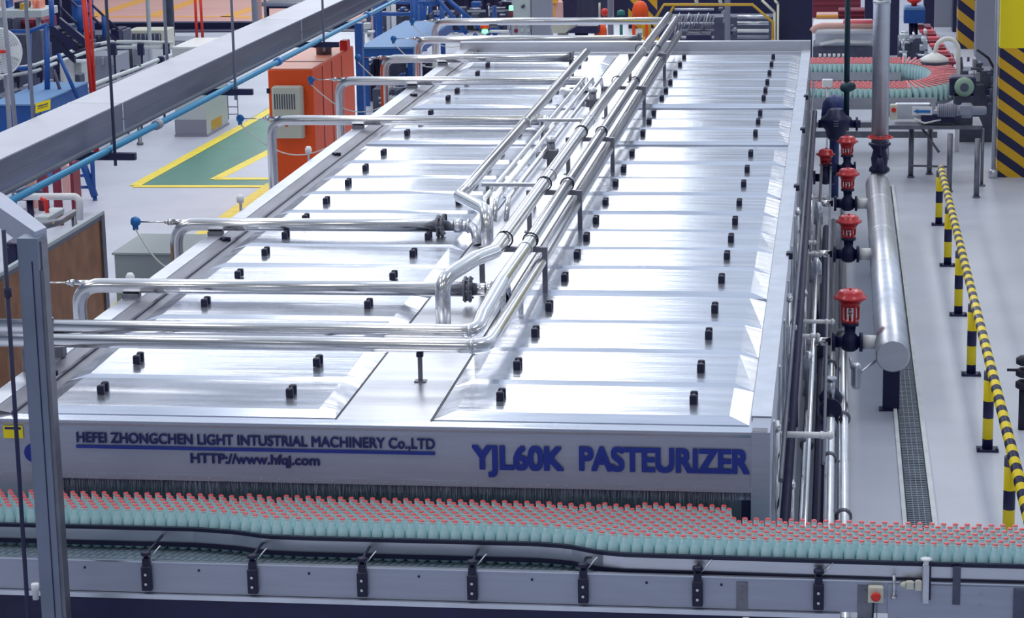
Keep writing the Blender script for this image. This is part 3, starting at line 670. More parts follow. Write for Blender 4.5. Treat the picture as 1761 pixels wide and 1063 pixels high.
# ================================================================== RIGHT SIDE: STEAM HEADER, VALVES, BARRIER
hx, hz, hr = .485, .556, .141
m_whites = mat('white_stub_paint', (0.90, 0.91, 0.92), 0.35)
hd = thing('steam_header', 'large aluminium clad header pipe lying beside the machine', 'pipe', (hx, 19.15, 0))
q = MB(); q.tube([(hx, 19.15, hz), (hx, 27.4, hz)], hr, 28); q.turned((hx, 19.15, hz), [(hr - .012, 0), (hr - .01, -.012), (hr, .0)], 28, (0, 1, 0)); q.build('barrel', m_insul, hd)
q = MB(); q.turned((hx, 19.14, hz), [(hr - .006, .0), (hr - .012, -.012)], 28, (0, 1, 0)); q.build('end_disc', m_steel, hd)
for yy in (19.5, 22.2, 25.0):
    q = MB(); q.cbox((hx - .07, yy - .04, 0), (hx + .07, yy + .04, hz - hr + .03), .005); q.box((hx - .10, yy - .06, 0), (hx + .10, yy + .06, .012)); q.build('support', m_navy, hd)
for yy in (20.6, 22.4, 24.2, 26.0):
    q = MB(); q.turned((hx, yy, hz), [(hr + .001, 0), (hr + .004, .005), (hr + .004, .02), (hr + .001, .025)], 28, (0, 1, 0)); q.build('lap_band', m_insul, hd)
VL = {19.62: 'nearest red topped steam valve beside the header end', 23.36: 'second red topped steam valve along the header', 26.2: 'third red topped steam valve along the header', 28.58: 'fourth red topped steam valve beside the tall vertical pipe'}
def valve(x, y, z, h, label, stub=True, r=.128):
    t = thing('control_valve', label, 'valve', (x, y, z - .1))
    q = MB(); q.turned((x, y, z), [(.04, -.09), (.07, -.07), (.08, 0), (.065, .04), (.045, .07), (.05, .13), (.075, .135), (.075, .16), (.03, .17)], 16)
    q.tube([(x - .14, y, z - .01), (x + .10, y, z - .01)], .05, 14)
    for s_ in (-.15, .08): q.turned((x + s_, y, z - .01), [(.085, 0), (.085, .028)], 18, (1, 0, 0))
    q.build('valve_body', m_valve, t)
    z2 = z + .16; z3 = z + h - .05; w = r * .62
    q = MB()
    for a in range(4):
        dx, dy = w * math.cos(a * PI / 2 + .5), w * math.sin(a * PI / 2 + .5); q.tube([(x + dx * .6, y + dy * .6, z2 - .005), (x + dx, y + dy, z2 + .03), (x + dx, y + dy, z3)], .012, 8)
    q.turned((x, y, z2 - .01), [(.03, 0), (w * .9, .012), (w, .026), (w * .7, .03)], 16); q.turned((x, y, z3 - .05), [(w, 0), (w * 1.25, .05)], 20); q.build('yoke', m_red, t)
    q = MB(); q.tube([(x, y, z2), (x, y, z3)], .012, 8); q.turned((x, y, (z2 + z3) / 2 - .02), [(.02, 0), (.02, .04)], 8); q.build('stem', m_steel, t)
    q = MB(); q.turned((x, y, z3), [(w * 1.2, -.01), (r, .018), (r + .016, .022), (r + .016, .034), (r - .008, .04), (r - .02, .075), (r - .04, .09), (.03, .095), (.004, .095)], 28); q.turned((x, y, z3 + .093), [(.01, 0), (.01, .014)], 8)
    q.build('diaphragm_head', m_red, t)
    if stub:
        q = MB(); q.tube([(x + .108, y, z - .01), (hx - hr + .012, y, z - .01)], .06, 18); q.build('stub_pipe', m_whites, t)
        q = MB(); q.tube([(x - .16, y, z - .01), (x - .36, y, z - .01)], .036, 14); q.build('inlet_pipe', m_pipe, t)
    return t
for yy, lab in VL.items(): valve(.135, yy, .566, .40 if yy < 20 else .345, lab, yy < 27, .128 if yy < 20 else .115)
valve(-.122, 28.6, .45, .30, 'smaller red topped valve close to the machine wall, left of the fourth', False, .10)
# tall vertical pipe with handwheel valve
vp_y = 27.55
t = thing('vertical_pipe', 'tall aluminium clad vertical pipe dropping from the ceiling to the header', 'pipe', (.505, vp_y, 0))
q = MB(); q.tube([(.505, vp_y, 1.02), (.505, vp_y, 9.3)], .098, 24); q.build('pipe', m_insul, t)
q = MB(); q.turned((.505, vp_y, 1.0), [(.11, 0), (.13, .01), (.13, .03), (.098, .04)], 20); q.turned((.505, vp_y, .70), [(.12, 0), (.12, .03), (.09, .06), (.10, .15), (.075, .25), (.11, .3)], 20); q.build('gate_valve', m_navy, t)
q = MB(); q.tube([(.505, vp_y, .4), (.505, vp_y, .71)], .10, 20); q.build('foot', m_insul, t)
q = MB(); q.turned((.505, vp_y, 2.65), [(.10, 0), (.104, .01), (.104, .03), (.10, .04)], 24); q.build('joint_band', m_steel, t)
hwv = Yp(1514, 236, vp_y - .2)
t = thing('handwheel', 'thin red handwheel in front of the vertical pipe', 'handwheel', hwv)
q = MB(); q.ring(hwv, .14, .008, (0, 0, 1), 24)
for a in range(4): q.tube([hwv, hwv + Vector((.14 * math.cos(a * PI / 2), .14 * math.sin(a * PI / 2), 0))], .006, 6)
q.build('wheel', m_redp, t)
q = MB(); q.tube([hwv, hwv - Vector((0, 0, .25))], .012, 8); q.turned(hwv - Vector((0, 0, .40)), [(.06, 0), (.05, .08), (.03, .16)], 12); q.tube([hwv - Vector((0, 0, .33)), hwv + Vector((0, .15, -.33))], .04, 10); q.build('spindle', m_navy, t)
# green-black pipe with bonnet valve
gy = 29.4
g0 = Yp(1455, 240, gy); 
t = thing('dark_pipe', 'slim dark green vertical pipe with bulging joints, left of the tall clad pipe', 'pipe', (g0[0], gy, 0.5))
q = MB(); q.tube([(g0[0], gy, .9), (g0[0], gy, 9.3)], .035, 14); q.build('pipe', m_dgreen, t)
pj = Yp(1456, 150, gy)
q = MB(); q.turned((g0[0], gy, pj[2] - .06), [(.04, 0), (.075, .02), (.085, .06), (.07, .1), (.04, .13)], 16); q.ball((g0[0] + .06, gy, pj[2] + .01), .055); q.build('joint', m_dgreen, t)
pv = Yp(1438, 205, gy)
t = thing('pressure_reducer', 'bulky navy cast pressure valve at the foot of the dark green pipe', 'valve', (pv[0], gy, .6))
q = MB(); q.turned((pv[0], gy - .02, pv[2] - .26), [(.08, 0), (.12, .05), (.14, .14), (.19, .18), (.20, .24), (.19, .28), (.13, .32), (.1, .38), (.06, .40)], 20)
q.tube([(pv[0] - .22, gy, pv[2] - .06), (pv[0] + .3, gy, pv[2] - .06)], .05, 14); q.turned((pv[0] + .24, gy, pv[2] - .06), [(.09, 0), (.09, .03)], 14, (1, 0, 0)); q.build('body', m_valve, t)
q = MB(); q.turned((pv[0] - .02, gy + .35, pv[2] - .1), [(.15, 0), (.17, .1), (.15, .26), (.1, .33), (.02, .36)], 18); q.tube([(pv[0] - .02, gy + .35, .0), (pv[0] - .02, gy + .35, pv[2] - .1)], .06, 10); q.build('motor_dome', mat('hazy_navy_paint', (0.03, 0.05, 0.20), .45), t)
q = MB()
for k in range(3): q.box((pv[0] - .03, gy - .222, pv[2] - .06 + k * .03), (pv[0] + .03, gy - .205, pv[2] - .05 + k * .03))
q.build('name_plate', m_grey, t)
# pipe bundle along the machine wall
def longpipe(name, label, x, z, r, y0=12.9, y1=30.5, M=m_pipe, rings=(), legs=(), cat='pipe'):
    t = thing(name, label, cat, (x, y0, z))
    q = MB(); q.tube([(x, y0, z), (x, y1, z)], r, 14); q.build('pipe', M, t)
    for yy in rings: q = MB(); q.turned((x, yy, z), [(r + .004, 0), (r + .02, .008), (r + .02, .03), (r + .004, .038)], 14, (0, 1, 0)); q.build('coupling', m_dsteel, t)
    for yy in legs: q = MB(); q.cbox((x - .02, yy, 0), (x + .02, yy + .04, z), .003); q.build('leg', m_dsteel, t)
    return t
longpipe('floor_pipe', 'polished pipe on the floor, farthest right of the pipes beside the machine', .082, .16, .042, 13.2, 28.0, rings=(16.0, 18.6, 21.5), legs=(14.5, 19.2, 24.0))
longpipe('floor_pipe', 'polished floor pipe second from the right beside the machine wall', -.021, .20, .036, 13.2, 27.0, rings=(17.3, 20.2), legs=(15.0, 20.0, 25.0))
longpipe('floor_pipe', 'dark steel pipe between the polished floor pipes', -.10, .12, .04, 13.2, 27.0, M=m_navy, legs=(15.2, 20.2))
longpipe('floor_pipe', 'polished floor pipe nearest the machine wall', -.20, .16, .034, 13.2, 27.0, rings=(17.8,), legs=(15.1, 20.1))
longpipe('wall_conduit', 'pale conduit at mid height along the machine side', -.30, .85, .028, 12.95, 30.0, M=m_insul)
longpipe('wall_conduit', 'upper slim conduit under the machine rim', -.29, 1.35, .014, 12.95, 30.5, M=m_dsteel)
longpipe('wall_conduit', 'dark cable tray along the machine side', -.27, 1.05, .03, 13.0, 30.0, M=m_navy)
longpipe('wall_conduit', 'slim polished line between the cable tray and floor pipes', -.17, .62, .018, 14.0, 29.0)
longpipe('wall_conduit', 'slim blue grey line above the floor pipes', -.06, .55, .012, 16.0, 29.0, M=m_grey)
rc = random.Random(9)
for i, (px, py, yy) in enumerate([(1385, 748, 14.0), (1345, 563, 17.2), (1400, 553, 19.0), (1400, 578, 18.7), (1385, 417, 23.0), (1385, 436, 22.8), (1375, 465, 21.5), (1375, 352, 26.0), (1395, 340, 26.5), (1375, 295, 28.0), (1372, 318, 27.2), (1372, 250, 29.0)]):
    c = Yp(px, py, yy); w = .17 if i == 0 else .05 + .06 * (i % 3)
    q = MB(); x1 = c[0] + w; q.tube([(XR - .01, yy, c[2]), (x1, yy, c[2])], .017 if i else .02, 10); q.turned((x1 - .03, yy, c[2]), [(.026, 0), (.026, .02)], 10, (1, 0, 0)); q.turned((x1 - .08, yy, c[2]), [(.024, 0), (.024, .02)], 10, (1, 0, 0))
    single('branch_pipe', q, m_whites, ['long white branch pipe sticking out nearest the machine corner', 'short branch pipe high on the machine side before the first valve', 'branch pipe just above the first valve inlet', 'branch pipe running beside the first valve inlet', 'branch pipe beside the second valve body', 'branch pipe just below the second valve inlet', 'short branch pipe midway between first and second valve', 'short branch pipe beside the third valve head', 'branch pipe beside the third valve yoke', 'branch pipe level with the fourth valve', 'branch pipe between third and fourth valves', 'farthest branch pipe beside the small red valve'][i], 'pipe')
# pump and strainer on the floor pipes
t = thing('line_pump', 'round bodied pump sitting on the floor pipes near the first valve', 'pump', (-.03, 18.75, 0))
q = MB(); q.turned((-.02, 18.7, .30), [(.05, -.05), (.09, -.03), (.10, .02), (.07, .06), (.04, .10)], 16); q.turned((-.02, 18.5, .26), [(.09, 0), (.09, .04)], 18, (0, 1, 0)); q.build('casing', m_navy, t)
q = MB(); q.tube([(-.02, 18.62, .30), (-.02, 18.62, .48)], .035, 12); q.turned((-.02, 18.62, .48), [(.05, 0), (.05, .02)], 12); q.tube([(-.02, 18.66, .0), (-.02, 18.66, .26)], .05, 12); q.build('column', m_steel, t)
sp = Yp(1472, 640, 18.9)
t = thing('strainer', 'small steel strainer hanging left of the header end', 'valve', (sp[0], 18.9, 0.1))
q = MB(); q.turned((sp[0], 18.9, sp[2] - .14), [(.025, 0), (.04, .03), (.04, .17), (.05, .18), (.05, .2), (.02, .22)], 14); q.tube([(sp[0] + .04, 18.9, sp[2] + .0), (sp[0] + .2, 19.4, sp[2] + .0)], .012, 8); q.tube([(sp[0] - .03, 18.9, sp[2] + .02), (sp[0] - .05, 18.9, sp[2] + .12)], .012, 8); q.build('body', m_steel, t)
for xx, yy, h_, lab in ((-.20, 18.8, .62, 'upright actuator cylinder left of the first valve'), (-.17, 22.2, .70, 'upright actuator cylinder left of the second valve'), (-.18, 25.2, .7, 'upright actuator cylinder left of the third valve'), (-.12, 20.7, .45, 'short dark actuator between the floor pipes')):
    q = MB(); q.turned((xx, yy, 0), [(.03, 0), (.03, h_ - .2), (.05, h_ - .19), (.05, h_), (.035, h_ + .02), (.02, h_ + .05)], 14); single('actuator', q, m_steel if h_ > .5 else m_dgrey, lab, 'valve')
for i, (xx, zt_) in enumerate(((-.325, 1.55), (-.30, 1.1), (-.25, .95))):
    for yy in ((13.5, 17.0, 20.5), (15.2, 18.9, 22.6, 26.4), (14.3, 19.9, 24.6))[i]:
        q = MB(); q.tube([(xx, yy, 0), (xx, yy, zt_)], .014, 8); q.turned((xx, yy, zt_ - .06), [(.02, 0), (.024, .02), (.02, .04)], 8); single('drop_line', q, m_pipe if i != 1 else m_navy, ('tall slim' if i == 0 else 'dark' if i == 1 else 'short slim') + ' vertical line on the machine side, ' + {13.5: 'nearest the corner post', 17.0: 'behind the long white branch', 20.5: 'past the first valve', 15.2: 'before the pump', 18.9: 'level with the first valve', 22.6: 'level with the second valve', 26.4: 'level with the third valve', 14.3: 'over the nearest floor pipes', 19.9: 'just past the header end', 24.6: 'before the third valve'}[yy], 'pipe')
# barrier rail
BX = 1.232
br = thing('safety_barrier', 'low black and yellow banded barrier rail on round posts', 'barrier', (BX, 15.5, 0))
q = MB(); q.tube([(BX, 13.0, .665), (BX, 27.95, .665)], .04, 18); q.build('rail', m_stripe_bar, br)
for yy in (15.93, 18.31, 20.72, 23.10, 25.50, 27.87):
    q = MB(); q.tube([(BX - .015, yy, 0.015), (BX - .015, yy, .65)], .042, 18); p_ = q.build('post', m_stripe_post, br)
    f_ = MB(); f_.box((BX - .10, yy - .06, 0), (BX + .07, yy + .06, .02))
    for dx in (-.085, .055): f_.turned((BX + dx, yy - .04, .02), [(.01, 0), (.01, .012)], 6)
    f_.build('foot_plate', m_navy, p_)
q = MB()
for k in range(3): q.turned((1.53, 18.95 - k * .0, .34 + k * .1), [(.03, 0), (.06, .015), (.06, .06), (.03, .08)], 14)
q.tube([(1.53, 18.95, 0), (1.53, 18.95, .36)], .03, 10); q.tube([(1.53, 18.95, .5), (1.40, 18.95, .5)], .012, 8)
single('rubber_buffer', q, m_rubber, 'stack of black rubber rings at the right edge behind the barrier', 'buffer')
# striped building column
c0 = Zp(1714, 305, 0)
cs = thing('building_column', 'square building column, plain yellow above slanted black and yellow bands', 'column', (c0[0] + .4, c0[1] + .4, 0))
sp_ = Yp(1730, 83, c0[1])[2]
q = MB(); q.box((c0[0], c0[1], 0), (c0[0] + .8, c0[1] + .8, sp_)); q.build('banded_base', m_stripe_col, cs)
q = MB(); q.box((c0[0], c0[1], sp_), (c0[0] + .8, c0[1] + .8, 9.3)); q.build('yellow_shaft', m_yellow, cs)
q = MB(); q.tube([(c0[0] - .05, c0[1] - .05, .1), (c0[0] - .05, c0[1] - .05, 9.0)], .03, 10); q.turned((c0[0] - .05, c0[1] - .05, 0), [(.06, 0), (.06, .1), (.03, .12)], 10); single('downpipe', q, m_insul, 'slim grey downpipe along the left edge of the striped column', 'pipe')

# ================================================================== OVERHEAD DUCT AT THE LEFT
DZ = 2.6; DXL, DXR, DB = -6.60, -6.125, 2.33
dt = thing('overhead_duct', 'long rectangular stainless duct hung high across the upper left corner', 'duct', (-6.36, 30, DB))
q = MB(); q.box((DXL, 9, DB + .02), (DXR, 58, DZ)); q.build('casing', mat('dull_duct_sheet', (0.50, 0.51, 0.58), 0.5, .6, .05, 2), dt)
q = MB(); q.box((DXR, 9, DB + .03), (DXR + .004, 58, DZ - .01)); q.box((DXR + .004, 9, DB + .12), (DXR + .01, 58, DB + .135)); q.build('side_sheet', mat('painted_dark_reflection', (0.13, 0.14, 0.21), 0.3, 1, .35, 2, .1, (2, .3, 3)), dt)  # dark reflections on the duct's right face, put into the sheet colour
q = MB(); q.box((DXL, 9, DB), (DXR + .03, 58, DB + .02)); q.build('bottom_flange', m_dsteel, dt)
for yy in (14.2, 19.6, 26.6, 33.6, 41):
    q = MB(); q.box((DXL - .003, yy, DB + .02), (DXR + .006, yy + .03, DZ + .003)); q.build('joint_seam', m_insul, dt)
bp = thing('blue_water_pipe', 'light blue pipe running under the right edge of the overhead duct', 'pipe', (-6.03, 30, DB - .05))
q = MB(); q.tube([(-6.04, 9, DB - .03), (-6.04, 58, DB - .03)], .029, 14); q.build('pipe', m_bpipe, bp)
for yy in (20.3, 25.0, 30.0): q = MB(); q.turned((-6.04, yy, DB - .03), [(.036, 0), (.045, .01), (.045, .12), (.036, .13)], 14, (0, 1, 0)); q.build('coupling', m_sensor if yy != 20.3 else m_grey, bp)
for k, (px, py, lab) in enumerate([(198, 272, 'nearest dark hanger rod crossing in front of the duct'), (405, 160, 'second hanger rod, crossing the duct above the grey cabinet'), (557, 73, 'third hanger rod, near the orange cabinet stack')]):
    yy = Xp(px, py, -5.98)[1]
    t = thing('duct_hanger', lab, 'hanger', (-6.1, yy, DB - .1), 'hanger rods of the overhead duct')
    q = MB(); q.tube([(-5.98, yy, DB - .16), (-5.98, yy, 9.3)], .014, 8); q.build('rod', m_grey if k else m_dgrey, t)
    q = MB(); q.tube([(DXL - .07, yy, DB - .16), (DXL - .07, yy, 9.3)], .017, 8); q.build('rod', m_grey, t)
    q = MB(); q.cbox((DXL - .14, yy - .03, DB - .11), (-5.80, yy + .03, DB - .05), .004); q.build('trapeze_bar', m_navy, t)

# ================================================================== LEFT: BROWN SCREEN, BIN, ORANGE CABINET
ws = thing('brown_screen', 'tall brown board screen in a dark frame with a pale sloping top edge', 'screen', (-6.6, 18.5, 0))
wx = -6.62; y_a, y_b = 16.2, 20.43
q = MB(); q.box((wx - .03, y_a, .1), (wx, y_b - .1, 1.44)); q.build('board', m_wood, ws)
q = MB(); q.box((wx - .02, y_a, 1.47), (wx + .02, y_b, 1.50)); q.build('top_cap', m_pgrey, ws)
q = MB(); q.box((wx - .04, y_b - .10, 0), (wx + .02, y_b, 1.47)); q.box((wx - .04, y_a, 1.43), (wx + .015, y_b, 1.47)); q.box((wx - .04, y_a, 0), (wx + .015, y_b, .1)); q.box((wx - .04, y_a, 0), (wx + .02, y_a + .06, 1.47)); q.build('frame', m_dsteel, ws)
q = MB(); p = Yp(12, 470, 17.6); q.box((wx + .03, 17.72, 0), (wx + .05, 17.75, 1.44)); q.build('frame_strip', m_pgrey, ws)
c = Zp(196, 438, .55); d = Zp(205, 405, .55)
q = MB(); q.cbox((c[0], c[1], 0), (c[0] + .75, c[1] + 1.0, .55), .01); q.cbox((c[0] - .02, c[1] - .02, .55), (c[0] + .77, c[1] + 1.02, .575), .006); single('grey_bin', q, mat('grey_green_bin', (0.30, 0.34, 0.36), 0.5), 'low grey box on the floor between the brown screen and the machine', 'box')
oc = Yp(460, 120, 27.9); ox0 = oc[0]; ox1 = Yp(537, 120, 27.9)[0]; oz = oc[2]; oy = 27.9
t = thing('orange_cabinet', 'large orange cabinet with a pale top, standing left of the machine', 'cabinet', (ox0 + .4, oy + 1, 0))
q = MB(); q.cbox((ox0, oy, .0), (ox1, oy + 2.5, oz), .012); q.build('body', m_orange, t)
q = MB(); q.box((ox0 + .01, oy + .01, oz), (ox1 - .01, oy + 2.49, oz + .012)); q.build('top_sheet', m_orangetop, t)
for yy in (.55, 1.1, 1.7):
    q = MB(); q.box((ox1, oy + yy, .1), (ox1 + .006, oy + yy + .015, oz - .03)); q.build('panel_joint', m_dgrey, t)
q = MB(); q.box((ox0 + .01, oy + .7, oz + .012), (ox1 - .01, oy + .715, oz + .02)); q.build('panel_joint', m_dgrey, t)
q = MB(); k = Yp(461, 155, oy); q.box((ox0 - .02, oy - .01, k[2] - .04), (ox0 + .02, oy + .02, k[2] + .02)); q.build('hinge', m_black, t)
b0, b1 = Yp(466, 149, oy - .15), Yp(521, 238, oy - .15)
t = thing('control_box', 'white control box with a mesh window on the front of the orange cabinet', 'control box', ((b0[0] + b1[0]) / 2, oy - .15, b1[2]))
q = MB(); q.cbox((b0[0], oy - .15, b1[2]), (b1[0], oy - .001, b0[2]), .02); q.build('housing', m_cream, t)
w0, w1 = Yp(471, 162, oy - .152), Yp(510, 188, oy - .152)
q = MB()
for k in range(9): x_ = w0[0] + (w1[0] - w0[0]) * k / 9; q.box((x_, oy - .156, w1[2]), (x_ + .013, oy - .151, w0[2]))
q.build('vent_slots', m_dgrey, t)
w = Yp(493, 216, oy - .152); q = MB(); q.turned((w[0], oy - .15, w[2]), [(.015, 0), (.015, .012)], 12, (0, -1, 0)); q.build('red_button', m_redp, t)
v = Yp(573, 86, oy + 1.6); q = MB(); q.turned((v[0] - .1, oy + 1.5, oz + .012), [(.10, 0), (.10, .08), (.13, .09), (.13, .14), (.09, .15)], 16); single('vent_stack', q, m_dsteel, 'short round steel vent on top of the orange cabinet', 'vent')
q = MB(); q.cbox((v[0] + .02, oy + 1.9, oz + .012), (v[0] + .12, oy + 2.1, oz + .14), .01); single('red_box', q, m_redp, 'small red box at the far end of the orange cabinet top', 'box')
# grey cabinet beyond the duct
def fbox(px0, px1, pyb, pyt, d, z0=0.0):
    a = Zp(px0, pyb, z0); b_ = Zp(px1, pyb, z0); zt = Yp(px0, pyt, a[1])[2]; return a[0], b_[0], a[1], zt
x0, x1, yy, zt = fbox(303, 356, 235, 82, .9)
t = thing('grey_cabinet', 'tall pale grey cabinet half hidden behind the overhead duct', 'cabinet', (x0 + .3, yy, 0))
q = MB(); q.cbox((x0, yy, 0.03), (x1, yy + 1.3, zt), .01); q.build('body', m_pgrey, t)
q = MB(); q.box((x0 + .01, yy + .01, zt), (x1 - .01, yy + 1.29, zt + .01)); q.build('top_sheet', m_whites, t)
q = MB(); q.box((x0 - .01, yy - .005, .03), (x1 + .004, yy, .26)); q.box((x0 - .02, yy - .02, 0), (x1 + .02, yy + 1.3, .03)); q.build('plinth', m_grey, t)
q = MB(); q.box((x1, yy + .3, .05), (x1 + .006, yy + .9, .2)); q.build('side_label', m_brass, t)
t = thing('tag_stand', 'small rack with a blue and white tag beside the grey cabinet', 'rack', Zp(393, 205, 0))
p = t.location; q = MB()
for dx in (0, .16): q.tube([(p[0] + dx, p[1], 0), (p[0] + dx, p[1], .62)], .01, 6)
for z in (.08, .2, .6): q.tube([(p[0], p[1], z), (p[0] + .16, p[1], z)], .01, 6)
q.build('frame', m_grey, t); q = MB(); q.box((p[0] - .02, p[1] - .02, .38), (p[0] + .18, p[1] - .01, .52)); q.build('tag', m_lblue, t)

# ---- helpers for things far back: a front face given where it is seen, at a real distance and with real depth
def B(mb, x0, y0, x1, y1, Y, d=.5, floor=False, c=.01):
    a = Yp(x0, y0, Y); b_ = Yp(x1, y1, Y); zb = 0 if floor else min(a[2], b_[2]); mb.cbox((a[0], Y, max(zb, 0)), (b_[0], Y + d, max(a[2], b_[2])), c); return mb
def Tb(mb, pts, Y, r, n=8, R=0):
    P = [Yp(x, y, Y if not isinstance(Y, (list, tuple)) else Y[i]) for i, (x, y) in enumerate(pts)]
    mb.tube(bent(P, R) if R and len(P) > 2 else P, r, n); return mb
def drop(mb, x, y, Y, r, ztop=None):
    p = Yp(x, y, Y); mb.tube([(p[0], Y, 0), (p[0], Y, ztop or p[2])], r, 8); return mb
def pole(px, py, Y, r, M, label, up=9.3, name='pole', z0=0.0):
    p = Yp(px, py, Y); q = MB(); q.tube([(p[0], Y, z0), (p[0], Y, up)], r, 10); return single(name, q, M, label, 'pole')

# ================================================================== LEFT BACKGROUND
q = MB(); q.tube([Yp(3, -20, 26.5), Yp(27, 222, 26.5)], .027, 10); single('slanting_pole', q, m_grey, 'grey pole passing in front of the large fan disc', 'pole')
pole(257, 60, 40.0, .036, m_pgrey, 'pale green-grey pole behind the duct, before the cream cabinet')
pole(291, 30, 46.0, .10, m_dgrey, 'thick dark post in front of the pink floor')
pole(438, 20, 47.0, .06, m_grey, 'grey post at the left end of the far dark beam')
pole(447, 20, 48.0, .04, m_rose, 'thin pinkish post beside the far dark beam')
for k, (xa_, xb_, lab, r_) in enumerate(((143, 158, 'thick red slanting tube left of the hanger rod', .038), (154, 163, 'thin red slanting tube beside the thick one', .02), (335, 339, 'left one of two thin red rods over the grey cabinet', .022), (344, 349, 'right one of two thin red rods over the grey cabinet', .022))):
    q = MB(); yb_ = 158 if k < 2 else 74; Y_ = 33 if k < 2 else 36.2; q.tube([Yp(xa_ - .3, -20, Y_), Yp(xb_, yb_, Y_)], r_, 10)
    q.tube([Yp(xb_, yb_ - 2, Y_), Vector((Yp(xb_, yb_, Y_)[0], Y_, 0))], r_ * .8, 8)
    single('red_tube', q, m_redp, lab, 'tube')
q = MB(); B(q, 455, 3, 560, 14, 50.0, .4, c=.02); 
for px in (458, 540): drop(q, px, 10, 50.2, .06)
single('dark_beam', q, m_navy, 'dark beam on posts over the pink floor', 'beam')
q = MB(); Tb(q, [(443, 7), (560, 7)], 49.6, .05); drop(q, 443, 7, 49.6, .04); drop(q, 520, 7, 49.6, .04); single('handrail', q, m_grey, 'pale handrail just before the dark beam', 'rail')
# cream cabinet with window
t = thing('cream_cabinet', 'cream cabinet with a dark slatted window below the pink floor', 'cabinet', (Yp(250, 80, 43)[0], 43, 0))
q = MB(); B(q, 219, 52, 286, 84, 43, .6, True); q.build('body', m_cream, t)
q = MB(); B(q, 222, 58, 277, 72, 42.97, .04); q.build('window', m_dgrey, t)
q = MB()
for k in range(7): Tb(q, [(226 + 8 * k, 59), (226 + 8 * k, 71)], 42.95, .012, 6)
q.build('window_bars', m_grey, t)
for (x0, y0, x1, y1, Y, M, lab, nm) in ((201, 82, 230, 104, 41, m_pgrey, 'pale grey box behind the curved conveyor', 'grey_box'), (229, 84, 244, 115, 40.5, m_grey, 'narrow grey green box right of the pale grey box', 'grey_box'), (246, 84, 285, 104, 42, m_white, 'white low cabinet under the cream cabinet window', 'white_cabinet'),
    (108, 108, 142, 150, 35, m_pgrey, 'pale grey sloping hopper behind the blue stair', 'hopper'), (190, 50, 205, 70, 40, m_navy, 'dark motor box above the curved conveyor', 'motor_box'), (203, 52, 212, 66, 40.2, m_dgrey, 'small dark box beside the motor box', 'motor_box'),
    (122, 0, 146, 12, 40, m_blue, 'bright blue box at the top of the blue stair', 'blue_box'), (0, 196, 70, 216, 31.0, m_navy, 'dark skid under the pale blue table', 'skid'), (102, 106, 112, 150, 34.5, m_white, 'white upright bag between the blue posts', 'bag'), (52, 52, 72, 80, 37, m_dgrey, 'dark panel framed in cream behind the blue posts', 'panel')):
    q = MB(); B(q, x0, y0, x1, y1, Y, .5, True); single(nm, q, M, lab, nm.split('_')[-1])
# curved conveyor
t = thing('curved_conveyor', 'curved roller conveyor with pale side rails behind the overhead duct', 'conveyor', Yp(200, 90, 38) * 1.0)
t.location = (t.location[0], 38, 0)
for (pts) in ([(0, 122), (60, 112), (105, 95), (145, 80), (190, 72), (240, 72), (298, 74)], [(0, 134), (62, 122), (108, 104), (147, 90), (190, 81), (240, 81), (298, 82)]):
    q = MB(); Tb(q, pts, [34, 35, 36.5, 37.5, 38, 38, 38], .03, 8); q.build('side_rail', m_pgrey, t)
q = MB(); Tb(q, [(80, 176), (128, 158), (180, 138), (230, 120), (264, 106), (298, 94)], [32, 33, 34, 35, 36, 37], .035, 8); q.build('side_rail', m_pgrey, t)
q = MB(); Tb(q, [(84, 184), (132, 166), (184, 146), (234, 127), (268, 112)], [32, 33, 34, 35, 36], .03, 8); q.build('side_rail', m_grey, t)
for (px, py, Y_) in ((30, 125, 34.6), (70, 117, 35.3), (120, 97, 37), (150, 85, 37.6), (196, 80, 38), (243, 80, 38), (287, 80, 38), (215, 126, 35), (238, 118, 35.3), (278, 103, 36.3), (190, 138, 34.3), (100, 108, 36.2)):
    q = MB(); p = Yp(px, py, Y_); q.cbox((p[0] - .05, Y_ - .08, p[2] - .14), (p[0] + .05, Y_ + .02, p[2] + .06), .01); q.tube([(p[0], Y_, 0), (p[0], Y_, p[2])], .02, 6); q.build('support', m_navy, t)
# second conveyor strand with machinery under it at the far left
t = thing('filler_frame', 'low tangle of dark conveyor drive parts behind the fan', 'machine', (Yp(30, 150, 33)[0], 33, 0))
rq = random.Random(21)
for k in range(16):
    x_ = rq.uniform(-5, 130); y_ = rq.uniform(125, 170); q = MB(); B(q, x_, y_, x_ + rq.uniform(5, 12), y_ + rq.uniform(8, 20), 33 + rq.uniform(0, 1.5), .25); q.build('drive_unit', rq.choice([m_navy, m_dgrey, m_grey]), t)
q = MB(); B(q, -20, 168, 140, 176, 33.5, 1.2); q.build('bed', m_dgrey, t)
for px in (5, 60, 110): q = MB(); drop(q, px, 176, 33.8, .04); q.build('leg', m_dgrey, t)
